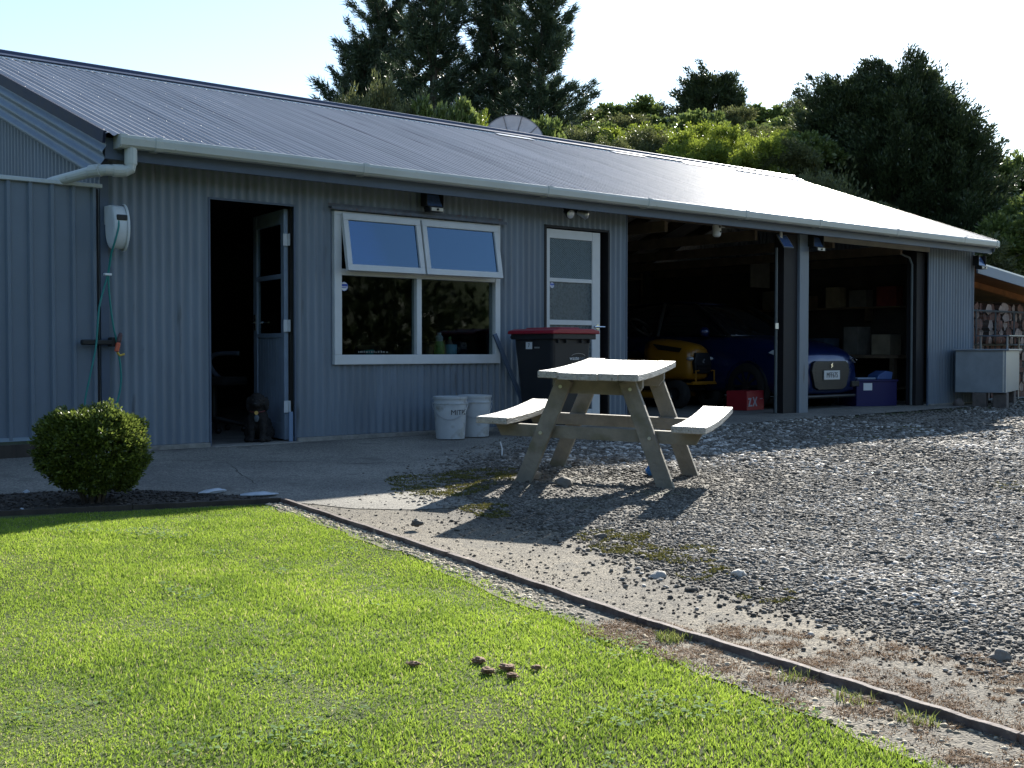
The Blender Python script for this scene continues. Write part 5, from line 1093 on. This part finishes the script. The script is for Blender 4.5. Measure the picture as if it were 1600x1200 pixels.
carton('storage_tub', 'grey storage tub between the car and the indigo tub', 'tub', (11.35, 1.35, .004), (.46, .36, .40), 'tubgrey', R(-10), 'tubblue')
t = thing('canister', 'pale ribbed canister against the right door jamb', 'canister', (11.78, .66, .004)); mb = MB(); mb.lathe([(.07, 0), (.09, .02), (.09, .12), (.08, .13), (.09, .14), (.09, .25), (.05, .30), (.03, .31)], 18); mb.obj('body', 'tubgrey', t, smooth=True); mb = MB(); mb.lathe([(.032, .311), (.032, .34)], 14); mb.obj('cap', 'paper', t)
t = thing('spray_bottle', 'small white bottle standing on the grey tub lid', 'bottle', (11.30, 1.30, .442)); mb = MB(); mb.lathe([(.04, 0), (.042, .02), (.042, .13), (.018, .17)], 16); mb.obj('body', 'paper', t, smooth=True); mb = MB(); mb.lathe([(.02, .172), (.02, .20)], 10); mb.obj('cap', 'tubblue', t)
t, b = carton('yellow_box', 'small mustard coloured box on the clutter behind the car', 'box', (11.75, 1.9, .72), (.24, .2, .16), mat('mustard', (.32, .24, .05), .6), R(20))
# workbench, shelving and hanging things at the back and right of the garage
M['ply'] = mat('old_ply', (.16, .12, .08), .75, 0, .3, 4)
wb = thing('workbench', 'low dark timber workbench along the right wall of the garage', 'bench', (12.55, 3.1, 0))
mb = MB(); mb.box(-.4, .42, -2.4, 2.4, .66, .71); mb.obj('bench_top', 'ply', wb)
for y in (-2.3, 0, 2.3):
    for x in (-.35, .36): mb = MB(); mb.box(x-.04, x+.04, y-.04, y+.04, 0, .66); mb.obj('leg', 'rafter', wb)
mb = MB(); mb.box(-.35, .4, -2.3, 2.3, .2, .23); mb.obj('shelf', 'ply', wb)
def shelving(name, label, x0, x1, y0, y1, zs, h):
    t = thing(name, label, 'shelving', ((x0+x1)/2, (y0+y1)/2, 0)); cx, cy = (x0+x1)/2, (y0+y1)/2
    for z in zs: mb = MB(); mb.box(x0-cx, x1-cx, y0-cy, y1-cy, z, z+.025); mb.obj('shelf', 'ply', t)
    for x in (x0, x1-.05): mb = MB(); mb.box(x-cx, x-cx+.05, y0-cy, y0-cy+.05, 0, h); mb.obj('upright', 'rafter', t)
    return t
shelving('shelf_rack', 'tall timber shelves on the back wall of the left garage bay', 6.0, 9.6, 5.55, 6.1, (.45, 1.0, 1.55, 2.0), 2.1)
shelving('shelf_rack', 'tall timber shelves on the back wall of the right garage bay', 9.8, 12.0, 5.55, 6.1, (.45, 1.0, 1.55, 2.0), 2.1)
bc = [('dusty_brown', (.16, .12, .085)), ('dusty_grey', (.17, .17, .16)), ('dusty_green', (.05, .09, .06)), ('faded_red', (.22, .04, .03)), ('pale_card', (.30, .26, .19)), ('dusty_blue', (.06, .10, .17))]
for n_, c in bc: M[n_] = mat(n_, tuple(q*.95 for q in c), .75, 0, .25, 5)
rr = random.Random(12); cn = ['brown', 'grey', 'green', 'red', 'pale card', 'blue']; k_ = 0
for (sx0, sx1, side) in ((6.1, 9.5, 'left'), (9.9, 11.9, 'right')):
    for zi, z in enumerate((.475, 1.025, 1.575)):
        x = sx0; j = 0
        while x < sx1-.3:
            w_ = rr.uniform(.22, .48); h_ = rr.uniform(.18, .42); ci = rr.randrange(6)
            where = ['bottom', 'middle', 'top'][zi]
            carton('stored_box', f'{cn[ci]} box, {ORD[j]} from the left on the {where} back shelf of the {side} bay', 'box', (x+w_/2, 5.8, z), (w_, .36, h_), bc[ci][0], rr.uniform(-.08, .08), group='boxes on the back shelves'); x += w_+rr.uniform(.05, .25); j += 1
for i, (y, w_, h_, ci) in enumerate(((1.1, .3, .3, 4), (1.6, .25, .42, 1), (2.2, .35, .25, 5), (2.8, .3, .35, 0), (3.5, .4, .3, 1), (4.3, .3, .4, 2))):
    carton('bench_box', f'{cn[ci]} box on the low workbench, {ORD[i]} from the front', 'box', (12.5, y, .712), (.34, w_, h_), bc[ci][0], rr.uniform(-.2, .2), group='boxes on the workbench')
wp = thing('wall_shelf', 'shelf of tins high on the right wall of the garage', 'shelf', (12.85, 2.6, 1.42)); mb = MB(); mb.box(-.12, .14, -1.6, 1.6, 0, .025); mb.obj('board', 'ply', wp); mb = MB(); mb.box(-.1, .14, -1.0, -.97, -.2, 0); mb.obj('bracket', 'rafter', wp); mb = MB(); mb.box(-.1, .14, .97, 1.0, -.2, 0); mb.obj('bracket', 'rafter', wp)
for i, (y, w_, h_, ci) in enumerate(((1.25, .34, .30, 3), (1.75, .30, .26, 1), (2.2, .25, .32, 4), (2.75, .3, .2, 0), (3.4, .3, .3, 1))):
    carton('shelf_box', f'{cn[ci]} box on the high wall shelf, {ORD[i]} from the front', 'box', (12.83, y, 1.446), (.2, w_, h_), bc[ci][0], 0, group='boxes on the wall shelf')
for i, (x, z, w_, h_, ci) in enumerate(((10.3, 2.2, .5, .0, 1),)): pass
mb = MB(); mb.box(-.25, .25, -.012, .012, -.22, .22); o = mb.obj('hanging_board', 'dusty_grey', bevel=.01, loc=(12.2, 3.2, 2.0)); tag(o, 'round cornered grey board hanging from the garage rafters at the right', 'board')
t = thing('trestle', 'blue edged trestle frame standing in the right garage bay', 'trestle', (12.0, 1.75, 0)); mb = MB(); mb.box(-.3, .3, -.02, .02, .68, .72); mb.obj('top_rail', 'tubblue', t)
for s in (-1, 1): mb = MB(); mb.beam((s*.25, -.2, 0), (s*.22, 0, .68), .03, .03); mb.beam((s*.25, .2, 0), (s*.22, 0, .68), .03, .03); mb.obj('leg', 'jamb', t)

# ------------------------------------------------------------------ entrance room: chair, dog
M['blackfab'] = mat('black_fabric', (.015, .015, .016), .9); M['palegrey'] = mat('pale_grey_plastic', (.10, .12, .17), .6)
t = thing('office_chair', 'black office chair with pale grey arm loops inside the dark entrance room', 'chair', (1.72, 1.55, .006), R(35))
bk = loft([[(-w_, y-.03, z), (w_, y-.03, z), (w_*.9, y+.03, z), (-w_*.9, y+.03, z)] for y, w_, z in ((.22, .17, .55), (.25, .23, .70), (.26, .24, .95), (.25, .22, 1.12), (.24, .12, 1.18))], 'blackfab', 'backrest', t, sub=2)
mb = MB(); mb.box(-.24, .24, -.24, .22, .44, .52); mb.obj('seat', 'blackfab', t, bevel=.03)
for s in (-1, 1): mb = MB(); mb.tube(smooth_path([(s*.22, .02, .44), (s*.30, .06, .47), (s*.31, .16, .56), (s*.30, .20, .66), (s*.29, .12, .73), (s*.29, -.12, .74)]), .024, 8); mb.obj('armrest', 'palegrey', t, smooth=True)
mb = MB(); mb.tube([(0, 0, .12), (0, 0, .44)], .03, 10); mb.obj('column', 'dark', t)
mb = MB()
for k in range(5): a_ = k*math.tau/5; mb.tube([(0, 0, .13), (.28*math.cos(a_), .28*math.sin(a_), .07)], [.03, .018], 6); mb.ball((.28*math.cos(a_), .28*math.sin(a_), .03), .03, 8, 6)
mb.obj('wheel_base', 'dark', t)
M['dogfur'] = mat('dog_fur', (.012, .010, .009), .75, 0, .5, 40, bump=1.5, bscale=120)
dog = thing('dog', 'small curly black dog sitting on the doorstep facing out with a gold collar tag', 'dog', (1.40, .16, .012), R(-38))
mb = MB()
# local: dog faces -y
for c, r in (((0, .10, .12), (.10, .12, .11)), ((0, .03, .17), (.085, .09, .11)), ((0, -.02, .22), (.072, .07, .085)), ((0, -.035, .275), (.055, .055, .06)),
             ((0, -.055, .335), (.068, .07, .062)), ((0, -.05, .365), (.058, .058, .045)), ((0, -.118, .318), (.034, .045, .028)), ((0, -.155, .316), (.026, .022, .022)),
             ((-.072, -.04, .315), (.022, .034, .062)), ((.072, -.04, .315), (.022, .034, .062)), ((-.075, .07, .07), (.05, .085, .065)), ((.075, .07, .07), (.05, .085, .065)),
             ((-.085, -.03, .022), (.028, .06, .022)), ((.085, -.03, .022), (.028, .06, .022)), ((0, .23, .04), (.025, .07, .025))): mb.ball(c, r, 16, 12)
for s in (-1, 1): mb.tube([(s*.045, -.03, .21), (s*.047, -.06, .12), (s*.045, -.065, .05), (s*.045, -.085, .018)], [.04, .030, .026, .026], 10); mb.ball((s*.045, -.10, .018), (.026, .036, .018))
b = mb.obj('body', 'dogfur', dog, smooth=True)
m_ = b.modifiers.new('skin', 'REMESH'); m_.mode = 'VOXEL'; m_.voxel_size = .008; m_.use_smooth_shade = True
tx = bpy.data.textures.new('curls', 'CLOUDS'); tx.noise_scale = .022; dm = b.modifiers.new('curl', 'DISPLACE'); dm.texture = tx; dm.strength = .016; dm.mid_level = .5
for s in (-1, 1): mb = MB(); mb.ball((s*.026, -.112, .350), .0085, 10, 8); mb.obj('eye', mat('dog_eye', (.02, .012, .008), .08), dog, smooth=True)
mb = MB(); mb.ball((0, -.176, .322), (.012, .009, .009)); mb.obj('nose', 'dark', dog, smooth=True)
mb = MB(); mb.tube([(.062*math.cos(k*math.tau/20), -.035+.062*math.sin(k*math.tau/20), .262-.012*math.sin(k*math.tau/20)*-1) for k in range(21)], .006, 6); mb.obj('collar', mat('collar_red', (.1, .02, .02), .6), dog)
mb = MB(); mb.lathe([(.016, 0), (.016, .003)], 14, frame_mtx((0, -.105, .245), (1, 0, 0), (0, 0, 1))); mb.obj('collar_tag', mat('gold_tag', (.75, .5, .18), .3, .6), dog)
mb = MB(); mb.ball((0, -.098, .20), (.02, .012, .032)); mb.obj('chest_patch', mat('grey_fur', (.10, .12, .14), .9), dog, smooth=True)

# window room: couch with cushions and things on the sill
t = thing('sofa', 'dark blue sofa with striped cushions seen through the window', 'sofa', (4.4, 2.6, 0), R(-90))
M['sofa'] = mat('sofa_navy', (.03, .045, .10), .9, 0, .2, 8); M['cush'] = mat('cushion_stripe', (.10, .13, .24), .9, 0, .2, 10)
mb = MB(); mb.box(-1.0, 1.0, -.4, .4, .12, .42); mb.obj('seat', 'sofa', t, bevel=.04); mb = MB(); mb.box(-1.0, 1.0, .25, .45, .40, .88); mb.obj('backrest', 'sofa', t, bevel=.05)
for s in (-1, 1): mb = MB(); mb.box(s*.92-.1, s*.92+.1, -.4, .4, .40, .62); mb.obj('armrest', 'sofa', t, bevel=.04); mb = MB(); mb.box(s*.5-.22, s*.5+.22, .06, .2, .44, .84); mb.obj('cushion', 'cush', t, bevel=.05)
mb = MB(); mb.box(2.06, 3.88, .09, .26, .700, .728); tag(mb.obj('window_shelf', 'rafter'), 'narrow inside shelf along the bottom of the white window', 'shelf')
def lathed(name, label, cat, loc, parts, group=None):
    t = thing(name, label, cat, loc, 0, group)
    for nm, prof, m in parts: mb = MB(); mb.lathe(prof, 20); mb.obj(nm, m, t, smooth=False)
    return t
M['turq'] = mat('turquoise_glaze', (.03, .28, .30), .3); M['greenpl'] = mat('green_plastic', (.10, .22, .05), .4); M['milk'] = mat('milky_plastic', (.30, .34, .34), .4); M['paleblue'] = mat('pale_blue_plastic', (.16, .33, .42), .4)
lathed('small_bowl', 'small turquoise bowl on the shelf inside the left pane', 'bowl', (2.53, .17, .729), (('bowl', [(.02, 0), (.03, .005), (.045, .05), (.043, .05), (.028, .01)], 'turq'),))
lathed('detergent_bottle', 'green and white bottle on the shelf inside the right pane', 'bottle', (3.32, .17, .729), (('body', [(.045, 0), (.05, .01), (.05, .09), (.035, .13)], 'greenpl'), ('neck', [(.034, .131), (.036, .17), (.02, .19), (.018, .21)], 'milk')))
t = lathed('mug', 'pale blue jug right of the green bottle inside the window', 'jug', (3.46, .17, .729), (('cup', [(.05, 0), (.055, .01), (.058, .10), (.054, .10), (.05, .012)], 'paleblue'),)); mb = MB(); mb.tube([(.055, -.01, .09), (.085, -.015, .075), (.085, -.015, .04), (.055, -.01, .02)], .007, 6); mb.obj('handle', 'dark', t)
lathed('sauce_bottle', 'small brown capped bottle behind the pale blue jug', 'bottle', (3.50, .24, .729), (('body', [(.025, 0), (.03, .01), (.03, .11), (.014, .15)], 'dusty_brown'), ('cap', [(.015, .151), (.015, .175)], 'greenpl')))

# ------------------------------------------------------------------ lean-to with firewood, steel chest
lt = thing('lean_to', 'low lean-to roof with blue grey fascia against the right end of the shed', 'lean-to', (13.1, 0, 0))
mb = MB(); mb.add([(0, .0, 2.07), (4.2, .0, 1.62), (4.2, 3.2, 1.62), (0, 3.2, 2.07), (0, 0, 2.045), (4.2, 0, 1.595), (4.2, 3.2, 1.595), (0, 3.2, 2.045)], [(0, 1, 2, 3), (7, 6, 5, 4), (0, 4, 5, 1), (1, 5, 6, 2), (2, 6, 7, 3), (3, 7, 4, 0)]); mb.obj('roof_sheet', 'flash', lt); mb = MB(); mb.add([(.02, .03, 2.02), (4.18, .03, 1.575), (4.18, 3.15, 1.575), (.02, 3.15, 2.02)], [(0, 1, 2, 3)]); mb.obj('roof_boards', mat('orange_boards', (.22, .10, .035), .8, 0, .3, 5), lt)
mb = MB(); mb.prism([(0, 2.04), (4.2, 1.59), (4.2, 1.45), (0, 1.90)], -.02, .005); mb.obj('fascia', mat('lean_fascia', (.13, .19, .29), .45, 0, .1, 4), lt)
mb = MB(); mb.prism([(0, 2.04), (4.2, 1.59), (4.2, 1.48), (0, 1.93)], .8, .85); mb.prism([(0, 2.04), (4.2, 1.59), (4.2, 1.48), (0, 1.93)], 2.4, 2.45); mb.obj('rafter', mat('orange_timber', (.36, .15, .05), .7, 0, .25, 6), lt)
for x, y in ((4.1, .05), (4.1, 3.1), (.1, 3.1)): mb = MB(); mb.box(x-.05, x+.05, y-.05, y+.05, -.1, 2.03-.107*x); mb.obj('post', 'timberdark', lt)
mb = MB(); mb.box(.02, 4.1, 1.2, 1.23, 0, 1.6); mb.obj('back_boards', 'timberdark', lt)
wf2 = thing('mesh_frame', 'steel framed wire mesh panel holding in the firewood', 'mesh panel', (13.12, .34, 0)); mb = MB()
for z in (.02, .86, 1.38): mb.tube([(0, 0, z), (3.6, 0, z)], .014, 6)
for i in range(7): mb.tube([(.35+i*.6-.33, 0, 0), (.35+i*.6-.33, 0, 1.40)], .012, 6)
mb.obj('frame', mat('galv_frame', (.10, .12, .13), .5, .4, .1, 8), wf2); mb = MB()
for i in range(60): mb.tube([(i*.06, .0, .02), (i*.06, .0, 1.38)], .0018, 4, cap=False)
for i in range(23): mb.tube([(0, .002, .04+i*.06), (3.6, .002, .04+i*.06)], .0018, 4, cap=False)
mb.obj('wire_mesh', 'galv_frame' if 'galv_frame' in M else bpy.data.materials['galv_frame'], wf2)
M['logbark'] = mat('log_bark', (.09, .055, .04), .9, 0, .35, 14, bump=.6); M['logend'] = mat('log_split_face', (.24, .12, .09), .8, 0, .45, 9); M['logpale'] = mat('log_pale_face', (.46, .36, .32), .8, 0, .2, 9)
def log_proto(kind, sd_):
    rr = random.Random(sd_); n = [12, 5, 4][kind]; r0 = .075; poly = []
    for k in range(n):
        a_ = k*math.tau/n+rr.uniform(-.12, .12); poly.append((r0*math.cos(a_)*rr.uniform(.8, 1.12), r0*math.sin(a_)*rr.uniform(.75, 1.1)))
    side = MB(); m_ = len(poly); vs = [(p[0], -.17, p[1]) for p in poly]+[(p[0]*1.03, .17, p[1]*1.02) for p in poly]; side.add(vs, [((i+1) % m_, i, m_+i, m_+(i+1) % m_) for i in range(m_)]+[tuple(range(2*m_-1, m_-1, -1))])
    face = MB(); face.add([(p[0], -.1702, p[1]) for p in poly], [tuple(range(m_))]); return side, face
protos = []
for i in range(5):
    side, face = log_proto([0, 1, 2, 1, 0][i], 40+i); root = thing('firewood_log', 'x', 'firewood', (0, 0, 0)); side.obj('bark', 'logbark' if i != 2 else 'logend', root); face.obj('cut_face', ['logend', 'logpale', 'logend', 'logend', 'logpale'][i], root); protos.append(root)
rr = random.Random(77); cnt = 0; kinds = ['round brown ended log', 'pale split log', 'squarish brown log', 'wedge shaped log', 'round pale ended log']
used = set(); rows = ['bottom', 'second', 'third', 'fourth', 'fifth', 'sixth', 'seventh', 'eighth', 'ninth', 'tenth', 'eleventh', 'twelfth']
for r in range(12):
    for c in range(12):
        i = rr.randrange(5); o = protos[i] if i not in used else copy_tree(protos[i]); used.add(i)
        o.location = (13.75+c*.150+(.07 if r % 2 else 0)+rr.uniform(-.02, .02), .60+rr.uniform(-.06, .06), .08+r*.122+rr.uniform(-.01, .01)); o.rotation_euler = (rr.uniform(-.1, .1), rr.uniform(0, 6.28), rr.uniform(-.25, .25)); s_ = rr.uniform(1.05, 1.35); o.scale = (s_, 1, s_)
        o['label'] = f'{kinds[i]} in the {rows[r]} row from the ground, {ORD[c]} from the shed wall'; o['group'] = 'stacked firewood under the lean-to'
M['galv'] = mat('galvanised_sheet', (.22, .26, .31), .38, .35, .12, 5)
t = thing('steel_chest', 'large galvanised steel chest with an overhanging lid raised on blocks by the shed end', 'chest', (12.41, -.80, .17), R(19.5))
mb = MB(); mb.box(0.0, 1.45, 0.0, .66, .02, .60); mb.obj('body', 'galv', t, bevel=.004); mb = MB(); mb.box(-.04, 1.49, -.04, .70, .602, .625); mb.obj('lid', 'galv', t, bevel=.004)
mb = MB(); mb.box(-.003, 0, .02, .04, .03, .6); mb.box(.02, .04, -.003, 0, .03, .6); mb.obj('corner_seam', 'alu', t)
M['block'] = mat('old_block', (.12, .10, .09), .9, 0, .3, 12)
for x, y, lb in ((12.38, -.45, 'dark block under the left rear corner of the steel chest'), (12.55, -.66, 'dark block under the near corner of the steel chest'), (13.6, -.25, 'dark block under the right end of the steel chest')):
    mb = MB(); mb.box(-.12, .12, -.09, .09, -.06, .186); o = mb.obj('support_block', 'block', bevel=.01, loc=(x, y, 0)); o.rotation_euler = (0, 0, R(19.5)); tag(o, lb, 'block', 'blocks under the steel chest')
mb = MB(); mb.ball((0, 0, .05), (.09, .07, .08)); o = mb.obj('rubble_lump', 'block', smooth=True, loc=(12.1, -.28, -.02)); tag(o, 'grey lump of rubble on the ground by the shed end', 'rubble')
t = thing('metal_table', 'flat pale sheet metal table in front of the firewood, behind the chest', 'table', (13.55, -.02, 0), R(4)); mb = MB(); mb.box(0, 1.5, -.25, .25, .985, 1.0); mb.obj('top', 'galv', t)
for x in (.05, 1.45):
    for y in (-.2, .2): mb = MB(); mb.tube([(x, y, -.02), (x, y, .984)], .016, 6); mb.obj('leg', 'alu', t)
